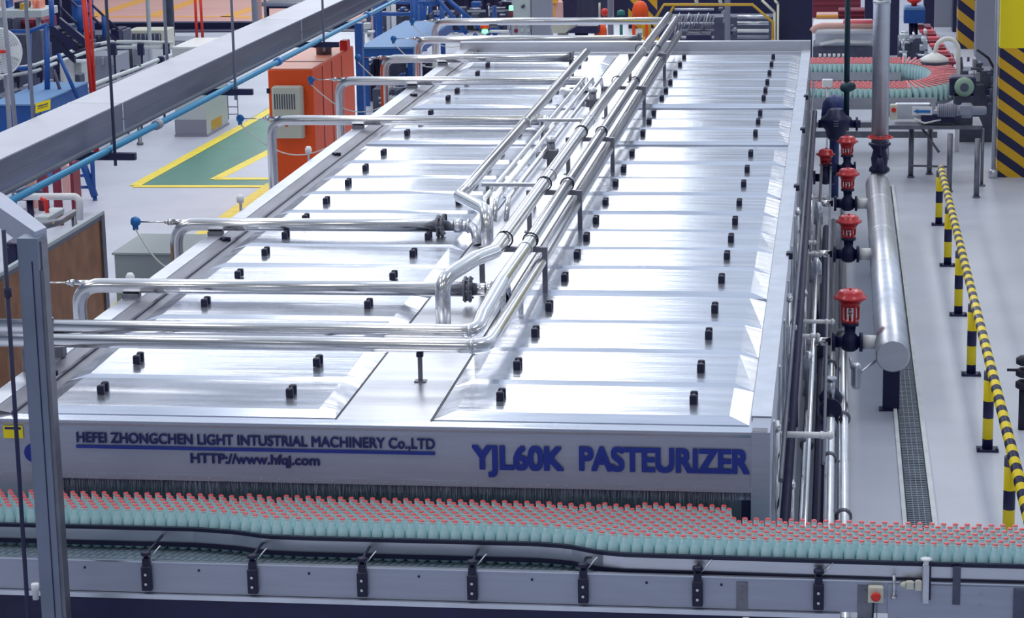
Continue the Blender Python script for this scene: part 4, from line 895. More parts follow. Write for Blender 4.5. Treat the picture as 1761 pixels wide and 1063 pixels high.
# pale blue topped table and blue posts
t = thing('blue_table', 'blue framed table with a pale top at the far left', 'table', (Yp(30, 180, 30.5)[0], 30.5, 0))
q = MB(); B(q, -20, 181, 62, 197, 30.5, 2.3, True, .01); q.build('base', m_blue, t)
a_ = Yp(-20, 181, 30.5); b_ = Yp(62, 181, 30.5); q = MB(); q.box((a_[0], 30.45, a_[2]), (b_[0], 32.8, a_[2] + .02)); q.build('top', m_lblue, t)
t = thing('yellow_sign', 'small yellow sign with dark text lines beside the blue post', 'sign', Yp(75, 195, 30.2))
q = MB(); P_1 = [Yp(61, 178, 30.2), Yp(61, 195, 30.2), Yp(86, 188, 30.2), Yp(86, 171, 30.2)]; q.prism(P_1, (0, .02, 0)); q.build('plate', m_yellow, t)
q = MB()
for f0, f1 in ((.3, .42), (.55, .62)):
    l0 = P_1[0].lerp(P_1[1], f0); l1 = P_1[0].lerp(P_1[1], f1); r0 = P_1[3].lerp(P_1[2], f0); r1_ = P_1[3].lerp(P_1[2], f1)
    q.prism([l0.lerp(r0, .15), l1.lerp(r1_, .15), l1.lerp(r1_, .85), l0.lerp(r0, .85)], (0, -.004, 0))
q.build('text_lines', m_dgrey, t)
q = MB(); p_ = Yp(70, 188, 30.25); q.tube([(p_[0], 30.25, 0), (p_[0], 30.25, p_[2])], .02, 6); q.build('post', m_blue, t)
# blue platform with stair
t = thing('blue_platform', 'blue tubular platform and steep stair behind the overhead duct', 'platform', (Yp(80, 180, 32)[0], 32, 0))
for pts, r_ in (([(50, 50), (53, 185)], .034), ([(80, 44), (82, 190)], .042), ([(18, 54), (50, 54), (82, 42)], .03), ([(0, 118), (50, 117)], .03), ([(88, 0), (90, 45)], .04), ([(100, 92), (135, 172)], .03), ([(92, 120), (110, 176)], .025), ([(104, 0), (106, 34)], .02), ([(138, 10), (138, 62)], .05), ([(179, 28), (181, 66)], .045)):
    q = MB(); Tb(q, pts, 32.0 if pts[0][0] < 95 or pts[0][1] > 80 else 35, r_, 8); q.build('blue_tube', m_blue if r_ > .026 else m_dgrey, t)
for pts in ([(150, 0), (204, 52)], [(103, 12), (160, 68)], [(142, 12), (200, 70)], [(120, 0), (152, 30)]):
    q = MB(); Tb(q, pts, 35, .022, 8); q.build('handrail', m_valve, t)
for (xa_, ya_, xb_, yb_, w_) in ((84, 48, 132, 82, 9), (102, 38, 146, 74, 8), (78, 58, 128, 104, 6)):
    q = MB(); A_, C_ = Yp(xa_, ya_, 34.5), Yp(xb_, yb_, 34.5); hh = w_ * 34.5 / FPX
    q.prism([A_ + Vector((0, 0, hh)), A_ - Vector((0, 0, hh)), C_ - Vector((0, 0, hh)), C_ + Vector((0, 0, hh))], (0, .08, 0)); q.build('stringer', m_valve, t)
for k in range(6):
    q = MB(); p = Yp(90 + 8 * k, 50 + 7 * k, 34.55); q.box((p[0] - .05, 34.55, p[2] - .02), (p[0] + .16, 35.3, p[2] + .01)); q.build('tread', m_dgrey, t)
# long blue brace frame seen under the duct
t = thing('blue_stand', 'blue angled stand under the duct near the brown screen', 'stand', (Yp(150, 335, 29)[0], 29, 0))
for pts, r_ in (([(136, 262), (163, 338)], .05), ([(158, 262), (161, 325)], .03), ([(125, 302), (150, 302)], .02), ([(128, 322), (152, 322)], .02), ([(131, 302), (131, 316)], .012)):
    q = MB(); Tb(q, pts, 29.2, r_, 8); q.build('blue_tube', m_blue, t)
q = MB(); p = Yp(163, 338, 29.2); q.tube([p, (p[0], 29.2, 0)], .03, 8); q.build('foot', m_blue, t)
# far left: shelf, maroon drums, fan
q = MB(); B(q, -20, 18, 72, 30, 40, .9); 
for px in (4, 66): drop(q, px, 30, 40.4, .05)
single('steel_shelf', q, m_pgrey, 'pale steel shelf behind the fan at the far left', 'shelf')
for (x0, y0, x1, y1, Y, M, lab) in ((24, 4, 44, 18, 40.3, m_navy, 'dark crate standing left on the steel shelf'), (33, 6, 41, 18, 40.1, m_brass, 'ochre item standing on the steel shelf'), (55, 0, 60, 18, 40.3, m_orangetop, 'pale orange upright strip on the steel shelf'), (64, 0, 69, 18, 40.3, m_orangetop, 'pale orange strip at the right end of the steel shelf'), (8, 0, 14, 18, 40.4, m_blue, 'blue upright at the left end of the steel shelf')):
    q = MB(); B(q, x0, y0, x1, y1, Y, .3); single('shelf_item', q, M, lab, 'item')
for (x0, y0, x1, y1, Y, M, lab) in ((-20, 32, 22, 60, 41, m_dgrey, 'dark machine body under the steel shelf, far left'), (22, 34, 74, 50, 41.5, m_maroon, 'maroon machine body under the steel shelf'), (70, -10, 128, 8, 43, m_navy, 'dark block at the top left above the stair'), (140, 60, 190, 96, 41, m_dgrey, 'dark machine body behind the red tube'), (205, 70, 320, 84, 45, m_grey, 'long grey bench below the cream cabinet'), (-20, 60, 60, 120, 38.5, m_dgrey, 'dark bulky machine behind the fan'), (85, 60, 140, 95, 38.5, m_navy, 'dark machine body behind the blue stair'), (140, 96, 200, 128, 38.6, m_grey, 'grey machine body behind the curved conveyor')):
    q = MB(); B(q, x0, y0, x1, y1, Y, .8, True); 
    for k in range(4): B(q, x0 + (x1 - x0) * (k + .2) / 4, y0 + 3, x0 + (x1 - x0) * (k + .6) / 4, (y0 + y1) / 2, Y - .06, .06)
    single('machine_body', q, M, lab, 'machine')
fy = 28.0; fc = Yp(-2, 89, fy); fr = .29
t = thing('pedestal_fan', 'large round caged fan with a small red badge at the far left edge', 'fan', (fc[0], fy, 0))
q = MB()
for k in range(10): q.ring(fc, fr * (k + 1) / 10, .004 if k < 9 else .012, (0, 1, 0), 36)
for k in range(24): a = 2 * PI * k / 24; q.tube([fc, fc + Vector((math.cos(a) * fr, 0, math.sin(a) * fr))], .003, 4, False)
q.build('cage', m_white, t)
q = MB()
for k in range(3):
    a = 2 * PI * k / 3; u = Vector((math.cos(a), 0, math.sin(a))); v_ = Vector((-math.sin(a), 0, math.cos(a)))
    q.prism([fc + u * .05 - v_ * .03 + Vector((0, .05, 0)), fc + u * .26 - v_ * .10 + Vector((0, .03, 0)), fc + u * .27 + v_ * .08 + Vector((0, .07, 0)), fc + u * .05 + v_ * .04 + Vector((0, .06, 0))], (0, .008, 0))
q.build('blades', m_white, t)
q = MB(); q.turned(fc + Vector((0, .09, 0)), [(fr * .95, 0), (fr * .9, .03), (.12, .08), (.10, .2)], 28, (0, 1, 0)); q.build('rear_shell', m_pgrey, t)
q = MB(); q.box((fc[0] - .03, fy - .025, fc[2] - .015), (fc[0] + .10, fy - .012, fc[2] + .02)); q.build('badge', m_redp, t)
q = MB(); q.tube([(fc[0], fy + .2, 0), (fc[0], fy + .2, fc[2])], .03, 10); q.turned((fc[0], fy + .2, 0), [(.25, 0), (.25, .03), (.05, .06)], 20); q.build('stand', m_grey, t)
# worktop with drums between duct and brown screen
t = thing('pipe_trolley', 'steel trolley frame with a white pipe on top, behind the brown screen', 'trolley', (Yp(80, 400, 22.5)[0], 22.5, 0))
q = MB(); Tb(q, [(26, 338), (130, 338), (137, 345), (137, 378)], 22.5, .035, 12, .05); q.build('top_pipe', m_white, t)
q = MB(); Tb(q, [(60, 392), (100, 382), (128, 366)], [21.5, 22.3, 22.9], .04, 8); drop(q, 127, 370, 22.8, .03); drop(q, 66, 390, 21.6, .03); q.build('frame', m_dsteel, t)
q = MB(); B(q, 60, 372, 84, 382, 22.2, .5); q.build('tray', m_pgrey, t)
q = MB(); p = Yp(83, 388, 22.0); q.turned(p, [(.03, 0), (.06, .015), (.06, .03), (.02, .035)], 12); q.build('brass_fitting', m_brass, t)
q = MB(); Tb(q, [(70, 341), (78, 345), (82, 370)], 22.4, .022, 8); q.build('red_hose', m_redp, t)
q = MB(); q.tube([Yp(24, 345, 22.4), Yp(38, 341, 22.4)], .02, 8); q.build('red_hose', m_redp, t)
for (x0, y0, x1, y1, Y, M, lab) in ((88, 282, 104, 332, 27.5, m_maroon, 'maroon drum standing under the duct, seen left of the blue stand'), (118, 278, 124, 332, 28.0, m_maroon, 'thin maroon post beside the blue stand'), (62, 296, 82, 330, 28.5, m_maroon, 'maroon crate stack half hidden by the drum'), (40, 300, 58, 332, 28.6, m_rose, 'rose coloured crate stack under the duct'), (104, 284, 118, 330, 29.5, m_rose, 'rose sheet panel behind the thin maroon post')):
    q = MB(); p = Yp((x0 + x1) / 2, y0, Y); w_ = (x1 - x0) * Y / FPX / 2
    if 'drum' in lab: q.turned((p[0], Y, 0), [(w_, 0), (w_, p[2] * .3), (w_ * 1.05, p[2] * .32), (w_, p[2] * .34), (w_, p[2]), (w_ * .9, p[2] + .01)], 16)
    else: q.cbox((p[0] - w_, Y, 0), (p[0] + w_, Y + .3, p[2]), .01)
    single('drum' if 'drum' in lab else 'crate_stack' if 'crate' in lab else 'panel', q, M, lab, 'drum' if 'drum' in lab else 'crates' if 'crate' in lab else 'panel')
q = MB(); p = Yp(50, 325, 25.5); q.turned((p[0], 25.5, p[2] - .12), [(.10, 0), (.16, .02), (.15, .1), (.05, .14)], 16); q.tube([(p[0], 25.5, 0), (p[0], 25.5, p[2] - .1)], .04, 8); single('dark_motor', q, m_navy, 'dark rounded motor under the duct at the left edge', 'motor')
q = MB(); p = Yp(12, 425, 21.0); B(q, 6, 418, 30, 455, 21.0, .4, True); q.ball(Yp(17, 422, 20.95), .035); single('blue_drive', q, m_valve, 'dark blue drive unit left of the steel column top', 'motor')
# small table feet behind bin
q = MB(); p = Zp(241, 249, 0); q.turned((p[0], p[1], 0), [(.05, 0), (.05, .03), (.03, .04), (.03, .3)], 10); q.turned((p[0] - .4, p[1] - .1, 0), [(.03, 0), (.02, .2)], 8); single('floor_stub', q, m_dsteel, 'small steel stub on the floor below the duct', 'stub')

# ================================================================== CENTRE BACKGROUND
t = thing('blue_post', 'square blue post behind the orange cabinet', 'post', (Yp(617, 100, 34)[0], 34, 0))
q = MB(); B(q, 609, 40, 626, 190, 34, .16, True); q.build('post', m_blue, t)
t = thing('blue_bench', 'blue bench with a pale blue top behind the fifth cross pipe', 'table', (Yp(670, 90, 38)[0], 38, 0))
a_, b_ = Yp(618, 84, 38.0), Yp(712, 84, 38.0)
q = MB(); q.box((a_[0], 38.0, a_[2]), (b_[0], 42.2, a_[2] + .03)); q.build('top', m_lblue, t)
q = MB(); q.box((a_[0] + .02, 38.02, a_[2] - .16), (b_[0] - .02, 42.1, a_[2])); q.build('apron', m_blue, t)
for xx in (a_[0] + .05, b_[0] - .12): q = MB(); q.box((xx, 38.05, 0), (xx + .08, 38.13, a_[2] - .15)); q.build('leg', m_blue, t)
t = thing('bench_clutter', 'dark fittings stored below the blue bench', 'machine parts', (Yp(660, 120, 38.6)[0], 38.6, 0))
for k in range(12):
    x_ = rq.uniform(626, 705); y_ = rq.uniform(98, 150); q = MB(); B(q, x_, y_, x_ + rq.uniform(4, 16), y_ + rq.uniform(6, 20), 38.5 + rq.uniform(0, .8), .2, True); q.build('fitting', rq.choice([m_dgrey, m_grey, m_navy, m_blue]), t)
for (x0, y0, x1, y1, Y, M, lab, nm) in ((690, 40, 706, 50, 43, m_white, 'white monitor on a white stand behind the blue bench', 'monitor'), (623, 40, 636, 50, 43, m_pgrey, 'pale monitor on a stand left behind the blue bench', 'monitor')):
    t = thing(nm, lab, 'monitor', (Yp((x0 + x1) / 2, y1, Y)[0], Y, 0)); q = MB(); B(q, x0, y0, x1, y1, Y, .15); q.build('screen', M, t)
    q = MB(); B(q, x0 + 1, y1 + 5, x1 + 4, y1 + 8, Y + .05, .3)
    for px in (x0 + 2, x1 + 2): drop(q, px, y1 + 5, Y + .1, .025)
    Tb(q, [((x0 + x1) / 2, y1), ((x0 + x1) / 2, y1 + 6)], Y + .1, .03); q.build('stand', M, t)
for px, Y_, r_, M, lab in ((652, 44, .06, m_blue, 'blue post left of the white monitor'), (713, 44, .08, m_blue, 'thick blue post right of the white monitor'), (727, 46, .07, m_blue, 'bright blue post near the top of the far machine'), (641, 47, .03, m_rose, 'pinkish thin post behind the left monitor'), (677, 46, .05, m_white, 'white thin post behind the white monitor'), (668, 46, .04, m_pgrey, 'pale thin post left of the white thin post')):
    pole(px, 30, Y_, r_, M, lab, up=Yp(px, -20, Y_)[2])
t = thing('blue_gantry', 'blue beam structure with slanted braces behind the far cross pipes', 'gantry', (Yp(780, 60, 45)[0], 45, 0))
for pts, r_ in (([(750, -5), (803, 58)], .045), ([(766, -5), (842, 62)], .045), ([(640, 24), (712, 24)], .04), ([(640, 4), (760, 4)], .035), ([(728, 8), (752, 6)], .04), ([(792, 62), (818, 92)], .04), ([(815, 58), (850, 95)], .04)):
    q = MB(); Tb(q, pts, 45, r_, 8); q.build('beam', m_blue, t)
for px in (645, 760, 850): q = MB(); drop(q, px, 10, 45.2, .05); q.build('leg', m_blue, t)
rq = random.Random(77)
def clutter(name, label, x0, y0, x1, y1, Y, n, mats, cat='machine', sx=(5, 18), sy=(4, 16), body=None, pipes=6, pm=None):
    t = thing(name, label, cat, (Yp((x0 + x1) / 2, y1, Y)[0], Y, 0))
    q = MB(); B(q, x0, y0 + (y1 - y0) * .35, x1, y1, Y + .8, .5, True); q.build('body', body or m_dgrey, t)
    for k in range(n):
        a = rq.uniform(x0, x1 - sx[0]); b_ = rq.uniform(y0, y1 - sy[0]); q = MB(); B(q, a, b_, min(x1, a + rq.uniform(*sx)), min(y1 + 5, b_ + rq.uniform(*sy)), Y + rq.uniform(0, .7), .3)
        q.build('module', rq.choice(mats), t)
    for k in range(pipes):
        a = rq.uniform(x0, x1); b_ = rq.uniform(y0, y1); q = MB(); ln = rq.uniform(8, 30)
        Tb(q, [(a, b_), (min(a + ln, x1), b_ + rq.uniform(-1, 1))] if k % 2 else [(a, b_), (a + rq.uniform(-2, 2), min(b_ + ln * .7, y1))], Y - .1, .018, 6); q.build('pipe', pm or m_steel, t)
    return t
DK = [m_navy, m_dgrey, m_dgrey, m_grey, m_blue]
clutter('filling_machine', 'dark filling machine cluster behind the blue posts, left of the grey panel', 630, 2, 740, 62, 48, 22, DK, sx=(3, 12), sy=(4, 18), pipes=14)
clutter('packing_machine', 'dark machine block left of the grey panel with status lamps', 740, 0, 880, 60, 49, 22, DK + [m_blue], sx=(4, 20), sy=(5, 20), pipes=12)
clutter('side_machine', 'dark small machines between the blue post and the machine rail', 630, 95, 800, 135, 40, 16, DK + [m_grey], sx=(4, 16), sy=(4, 14), pipes=12)
clutter('base_machine', 'low grey and blue machine parts behind the fourth cross pipe', 640, 140, 720, 178, 36.5, 12, [m_dgrey, m_grey, m_pgrey, m_blue], sx=(4, 12), sy=(5, 14), pipes=8)
q = MB(); B(q, 630, -30, 880, 62, 51.5, .5, True)
for k in range(9): B(q, 640 + 26 * k, -20, 652 + 26 * k, 55, 51.4, .1)
single('machine_wall', q, m_navy, 'long dark row of machine casings at the top, left of the grey switch cabinet', 'machine')
# grey panel and column
t = thing('switch_panel', 'pale blue grey switch cabinet with a dark handle at the top centre', 'cabinet', (Yp(896, 28, 47)[0], 47, 0))
q = MB(); B(q, 880, -14, 913, 28, 47, .5, True); q.build('body', m_pgrey, t)
q = MB(); Tb(q, [(897, 13), (902, 9)], 46.96, .03, 6); q.build('handle', m_dgrey, t)
for k, (px, py, M) in enumerate(((886, 42, m_rose), (896, 41, m_white), (908, 41, m_white), (887, 53, m_maroon), (898, 52, m_pgrey), (909, 52, m_pgrey))):
    q = MB(); B(q, px - 3, py - 3, px + 3, py + 3, 46.95, .05); q.build('push_button', M, t)
q = MB(); B(q, 913, -20, 945, 56, 46.8, .6, True); single('grey_column', q, m_grey, 'wide grey violet building column right of the switch cabinet', 'column')
t = thing('stack_light', 'green over red signal lamp left of the switch cabinet', 'lamp', Yp(879, 30, 46.5))
q = MB(); p = Yp(879, 18, 46.5); q.turned(p, [(.045, 0), (.045, .09), (.02, .10)], 12); q.build('green_lamp', m_glow, t)
q = MB(); q.turned(p - Vector((0, 0, .13)), [(.04, 0), (.04, .13)], 12); q.build('red_lamp', m_maroon, t)
q = MB(); q.tube([(p[0], 46.5, 0), (p[0], 46.5, p[2] - .13)], .02, 8); q.build('mast', m_grey, t)
t = thing('signal_lamp', 'bright green signal lamp with a white bar behind the sixth cross pipe', 'lamp', Yp(833, 60, 40))
q = MB(); p = Yp(834, 57, 40); q.turned(p, [(.05, 0), (.06, .02), (.05, .06)], 14); q.build('green_lamp', m_glow, t)
q = MB(); Tb(q, [(842, 54), (875, 54)], 40, .025, 8); q.tube([(p[0], 40, 0), p], .02, 6); q.build('bar', m_white, t)
q = MB(); Tb(q, [(826, 46), (840, 46)], 40, .04, 8); q.build('orange_lamp', m_orange, t)
for (x0, y0, x1, y1, Y, M, lab, nm) in ((950, 4, 966, 30, 50, m_rose, 'rose upright panel right of the wide grey column', 'panel'), (966, -10, 990, 30, 51, m_navy, 'dark upright panel beside the rose panel', 'panel'), (990, -10, 1048, 60, 52, mat('dark_blue_curtain', (0.035, 0.05, 0.12), .7, 0, .3, 3, 0, (4, 1, .2)), 'dark blue strip curtain behind the red ball', 'curtain'),
    (1055, -10, 1082, 60, 52, m_navy, 'dark gap panel right of the grey pole', 'panel')):
    q = MB(); B(q, x0, y0, x1, y1, Y, .3, True); single(nm, q, M, lab, nm)
q = MB(); B(q, 949, -4, 958, 6, 49.9, .2); q.tube([Yp(953, 6, 50), (Yp(953, 6, 50)[0], 50, 0)], .02, 6); single('orange_lamp', q, m_oline, 'small orange box above the rose panel', 'lamp')
q = MB(); pts = [Yp(946, 38, 42), Yp(991, 38, 42), Yp(989, 47, 42), Yp(972, 57, 42), Yp(950, 57, 42)]; q.prism(pts, (0, .6, 0)); p = Yp(968, 57, 42.3); q.tube([(p[0], 42.3, 0), (p[0], 42.3, p[2])], .1, 8); single('cream_hood', q, m_cream, 'cream wedge shaped machine hood under the far cross pipe', 'hood')
q = MB(); pts = [Yp(972, 57, 41.5), Yp(992, 45, 41.5), Yp(1028, 45, 41.5), Yp(1028, 58, 41.5)]; q.prism(pts, (0, .8, 0)); q.tube([Yp(1000, 57, 41.8), (Yp(1000, 57, 41.8)[0], 41.8, 0)], .12, 8); single('dark_chute', q, m_navy, 'dark chute right of the cream hood', 'chute')
for (px, py, w_, Y_, M, lab) in ((1033, 60, 11, 42, m_orange, 'orange dome topped drum above the sixth cross pipe'), (1101, 27, 14, 44, m_orange, 'large orange dome on legs near the yellow railing')):
    p = Yp(px, py, Y_); r_ = w_ * Y_ / FPX; t = thing('orange_dome', lab, 'machine', (p[0], Y_, 0)); q = MB(); q.turned(p, [(r_, 0), (r_ * .98, r_ * .8), (r_ * .8, r_ * 1.4), (r_ * .45, r_ * 1.75), (.01, r_ * 1.85)], 18); q.build('dome', M, t)
    q = MB()
    for s_ in (-.8, .8): q.box((p[0] + s_ * r_ - .03, Y_ - .03, 0), (p[0] + s_ * r_ + .03, Y_ + .03, p[2]))
    q.box((p[0] - r_, Y_ - .02, p[2] - .08), (p[0] + r_, Y_ + .06, p[2])); q.build('frame', M, t)
q = MB(); p = Yp(1040, 21, 44); q.ball(p, .075, 14); q.tube([p, (p[0], 44, 0)], .018, 6); single('red_ball', q, m_redp, 'small red ball lamp left of the grey pole', 'lamp')
q = MB(); Tb(q, [(1031, 5), (1031, 30)], 44.2, .02, 6); q.tube([Yp(1031, 28, 44.2), (Yp(1031, 28, 44.2)[0], 44.2, 0)], .02, 6); single('thin_post', q, m_cream, 'thin pale post left of the red ball', 'post')
q = MB(); p = Yp(1068, 26, 45); q.turned(p, [(.08, 0), (.07, .08), (.03, .1)], 10); q.tube([p, (p[0], 45, 0)], .03, 8); single('green_cap', q, mat('teal_cap', (.02, .2, .18), .5), 'small teal cap right of the grey pole', 'cap')
pole(1050, 30, 43.5, .055, m_grey, 'grey pole between the red ball and the teal cap')
pole(1251, 30, 40.0, .05, m_grey, 'grey pole before the yellow railed machine')
q = MB(); B(q, 1080, -20, 1130, 22, 50, .3, True); single('striped_board', q, stripes('far_bands', (0.7, 0.36, 0.01), NAV, .42, 'z', 1.1), 'board with slanted black and orange bands behind the orange dome', 'board')
# yellow railed machine
Yg = 37.0
t = thing('yellow_railing', 'yellow tubular guard railing behind the far end of the machine', 'railing', (Yp(1240, 60, Yg)[0], Yg, 0))
for pts, r_ in (([(1128, 30), (1142, 8), (1240, 8), (1294, 8), (1329, 38), (1329, 72)], .022), ([(1160, 8), (1148, 30)], .018), ([(1195, -10), (1199, 8)], .03), ([(1236, -10), (1240, 8)], .03), ([(1128, 30), (1131, 66)], .022)):
    q = MB(); Tb(q, pts, Yg, r_, 8); q.build('rail', m_brass if r_ < .03 else m_cream, t)
for px in (1131, 1329): q = MB(); drop(q, px, 66, Yg, .022); q.build('leg', m_brass, t)
for pts, lab in (([(1310, 0), (1332, 21)], 'lower cream slanted rod beside the dark column'), ([(1332, 0), (1338, 7)], 'upper short cream slanted rod beside the dark column')):
    q = MB(); Tb(q, pts, 39, .022, 8); p = Yp(*pts[1], 39); q.tube([p, (p[0], 39, 0)], .02, 6); single('slanted_rod', q, m_cream, lab, 'rod')
q = MB()
for k, px in enumerate((1107, 1117, 1127)): Tb(q, [(px, 34), (px + .5, 62)], 38, .025, 6); drop(q, px, 60, 38, .02)
Tb(q, [(1104, 34), (1130, 34)], 38, .02, 6); single('yellow_bars', q, m_brass, 'short yellow upright bars left of the yellow railing', 'railing')
t = thing('crate_conveyor', 'dense grey conveyor machinery inside the yellow railing', 'machine', (Yp(1230, 65, 41)[0], 41, 0))
q = MB(); B(q, 1140, 30, 1330, 75, 42.5, .6, True); q.build('body', m_dgrey, t)
q = MB(); B(q, 1130, -14, 1345, 30, 46, .4, True); q.build('back_panel', m_navy, t)
for k in range(5): q = MB(); Tb(q, [(1160 + 3 * k, 16 + 12 * k), (1228, 16 + 12 * k)], 40.6, .022, 6); q.build('slat', m_grey if k % 2 else m_insul, t)
for k in range(12): q = MB(); a = 1160 + 5.5 * k; Tb(q, [(a, 58 - (k % 4) * 4), (a + 9, 22 + (k % 3) * 3)], 40.5, .012, 6); q.build('lattice_bar', m_grey if k % 3 else m_steel, t)
for yy_, M in ((29, m_insul), (40, m_steel), (53, m_white), (64, m_grey)): q = MB(); Tb(q, [(1268, yy_), (1322, yy_)], 40.8, .03, 8); q.build('roller', M, t)
q = MB(); B(q, 1180, 60, 1222, 69, 40.2, .5, True); q.build('dark_base', m_navy, t)
for k in range(10): q = MB(); a = 1235 + 3 * (k % 4) + 2 * k; B(q, a, 14 + 5 * k, a + 8, 19 + 5 * k, 41.5, .2); q.build('module', [m_dgrey, m_grey, m_navy][k % 3], t)
q = MB(); B(q, 1336, -30, 1396, 72, 43, .8, True); single('dark_column', q, m_navy, 'wide dark navy building column behind the far right machine corner', 'column')

# ================================================================== RIGHT BACKGROUND
for (x0, y0, x1, y1, Y, M, lab, nm) in ((1396, -30, 1480, 16, 52, m_maroon, 'maroon crate stack at the top behind the dark green pipe', 'crate_stack'), (1404, 25, 1441, 44, 46, m_rose, 'rose carton with an orange stripe left of the dark green pipe', 'carton'), (1442, 17, 1489, 38, 47, m_maroon, 'maroon crate stack just left of the tall clad pipe', 'crate_stack'),
    (1488, -30, 1545, 110, 45, m_navy, 'dark navy column behind the tall clad pipe', 'column'), (1590, -30, 1606, 46, 48, m_navy, 'dark panel right of the blue box', 'panel'), (1604, -30, 1646, 52, 50, m_grey, 'grey wall panel behind the gooseneck pipe', 'panel'), (1640, -30, 1656, 110, 49, m_navy, 'narrow dark panel beside the far striped column', 'panel')):
    q = MB(); B(q, x0, y0, x1, y1, Y, .5, True); 
    if 'crate' in lab:
        for k in range(3): B(q, x0, y0 + (y1 - y0) * (k + .2) / 3, x1, y0 + (y1 - y0) * (k + .5) / 3, Y - .04, .05)
    o_ = single(nm, q, M, lab, nm.split('_')[0] if nm != 'crate_stack' else 'crates')
q = MB(); B(q, 1404, 26, 1441, 30, 45.98, .03); o_ = single('orange_band', q, m_oline, 'orange band across the rose carton', 'band')
q = MB(); B(q, 1649, -30, 1680, 84, 46, .6, True); single('far_striped_column', q, stripes('far_column_bands', (0.62, 0.34, 0.02), NAV, .40, 'z', .8), 'far building column with slanted bands, right of the gooseneck', 'column')
q = MB(); B(q, 1680, -30, 1700, 110, 45, .5, True); single('grey_upright', q, m_grey, 'grey upright panel right of the far striped column', 'panel')
q = MB(); B(q, 1700, -30, 1722, 70, 42, .3, True); single('insulated_upright', q, m_insul, 'pale upright between the grey panel and the near striped column', 'panel')
# wrapping machine with rounded hood
t = thing('rounded_machine', 'stainless machine with a rounded pale pink hood behind the dark green pipe', 'machine', (Yp(1450, 100, 39)[0], 39, 0))
for (pts, r_, M, nm) in (([(1396, 54), (1402, 47), (1415, 44), (1502, 44)], .05, m_rose, 'hood_rim'), ([(1404, 52), (1502, 52)], .035, m_white, 'hood_band'), ([(1450, 38), (1502, 38)], .04, m_pinkp, 'pink_bar')):
    q = MB(); Tb(q, pts, 39, r_, 8, .1); q.build(nm, M, t)
q = MB(); B(q, 1398, 46, 1502, 58, 39.1, 1.2); q.build('hood', m_white, t)
q = MB(); B(q, 1402, 58, 1502, 80, 39.3, .9, True); q.build('body', m_insul, t)
q = MB(); B(q, 1398, 80, 1502, 100, 39.2, 1.0, True); q.build('lower_body', m_dgrey, t)
for k in range(6): q = MB(); Tb(q, [(1408 + 8 * k, 95), (1413 + 8 * k, 95)], 39.0, .03, 6); q.build('indicator', m_white, t)
q = MB(); Tb(q, [(1410, 76), (1440, 70), (1470, 72), (1498, 73)], 39.1, .03, 6); q.build('sheet_fold', m_white, t)
# u-shaped bottle conveyor
zc_ = 1.0; uc = thing('return_conveyor', 'far conveyor making a U turn, packed with red capped bottles', 'conveyor', (.5, 34, 0))
zb_ = zc_ - .24
p_far, p_near, xe = 36.0, 33.15, 1.45
cyu = (p_far + p_near) / 2
def strip(mb, x0, yc, w, xt, z0, z1):
    """straight strand"""
    mb.box((x0, yc - w / 2, z0), (xt, yc + w / 2, z1))
q = MB(); strip(q, -.8, p_far, .8, .95, zb_ - .06, zb_); strip(q, -.8, p_near, .8, .95, zb_ - .06, zb_)
n = 18; vs = []; Ri, Ro = (p_far - p_near) / 2 - .4, (p_far - p_near) / 2 + .4
for k in range(n + 1):
    a = -PI / 2 + PI * k / n
    for R_ in (Ri, Ro):
        for z in (zb_ - .06, zb_): vs.append((.95 + R_ * .42 * math.cos(a) if R_ == Ri else .95 + (R_ - .95) * .9 * math.cos(a) + .0, cyu + R_ * math.sin(a), z))
fs = []
for k in range(n):
    o4 = 4 * k; fs += [(o4 + 1, o4 + 5, o4 + 7, o4 + 3), (o4, o4 + 2, o4 + 6, o4 + 4), (o4, o4 + 4, o4 + 5, o4 + 1), (o4 + 2, o4 + 3, o4 + 7, o4 + 6)]
q.add(vs, fs); q.build('bed', m_dsteel, uc)
q = MB(); q.box((-.8, p_near - .46, zb_ - .06), (1.35, p_near - .42, zb_ + .10)); q.build('side_rail', m_steel, uc)
q = MB(); q.box((-.8, p_near - .46, zb_ - .3), (1.35, p_near - .42, zb_ - .24)); q.build('side_rail', m_dsteel, uc)
q = MB(); q.box((-.8, p_far - .46, zb_ - .02), (.95, p_far - .43, zb_ + .10)); q.box((-.8, p_near + .42, zb_ + .1), (1.0, p_near + .44, zb_ + .16)); q.build('side_rail', m_steel, uc)
for xx in (-.6, .7, 1.3):
    q = MB(); q.tube([(xx, p_near - .42, 0), (xx, p_near - .42, zb_ - .05)], .03, 8); q.build('leg', m_steel, uc)
    q = MB(); q.tube([(xx, p_far + .3, 0), (xx, p_far + .3, zb_ - .05)], .03, 8); q.build('leg', m_steel, uc)
far = MB(); fcap = MB(); rf = random.Random(2)
pts = []
xx = -.75
while xx < .95:
    for yc_ in (p_far, p_near):
        for k in range(10): pts.append((xx + (.035 if k % 2 else 0), yc_ - .36 + k * .075))
    xx += .072
for i_ in range(12):
    R_ = .50 + i_ * .075 * 1.0
    rx = (Ri * .42 + .05) + (i_ / 11) * ((Ro - .95) * .9 - .05 - Ri * .42 - .05 + .0)
    rx = .42 + i_ * .033; ry = Ri + .05 + i_ * (Ro - Ri - .1) / 11
    for k in range(26):
        a = -PI / 2 + PI * (k + .5) / 26; pts.append((.95 + rx * 1.0 * math.cos(a), cyu + ry * math.sin(a)))
for (bx, by) in pts:
    far.turned((bx, by, zb_), [(.033, 0), (.033, .15), (.022, .19), (.016, .225)], 7)
    fcap.turned((bx, by, zb_ + .218), [(.021, 0), (.021, .016), (.004, .020)], 7)
n0 = len(far.v); far.v += fcap.v
for f in fcap.f: far.f.append(tuple(n0 + i for i in f)); far.mi.append(1); far.sm.append(False)
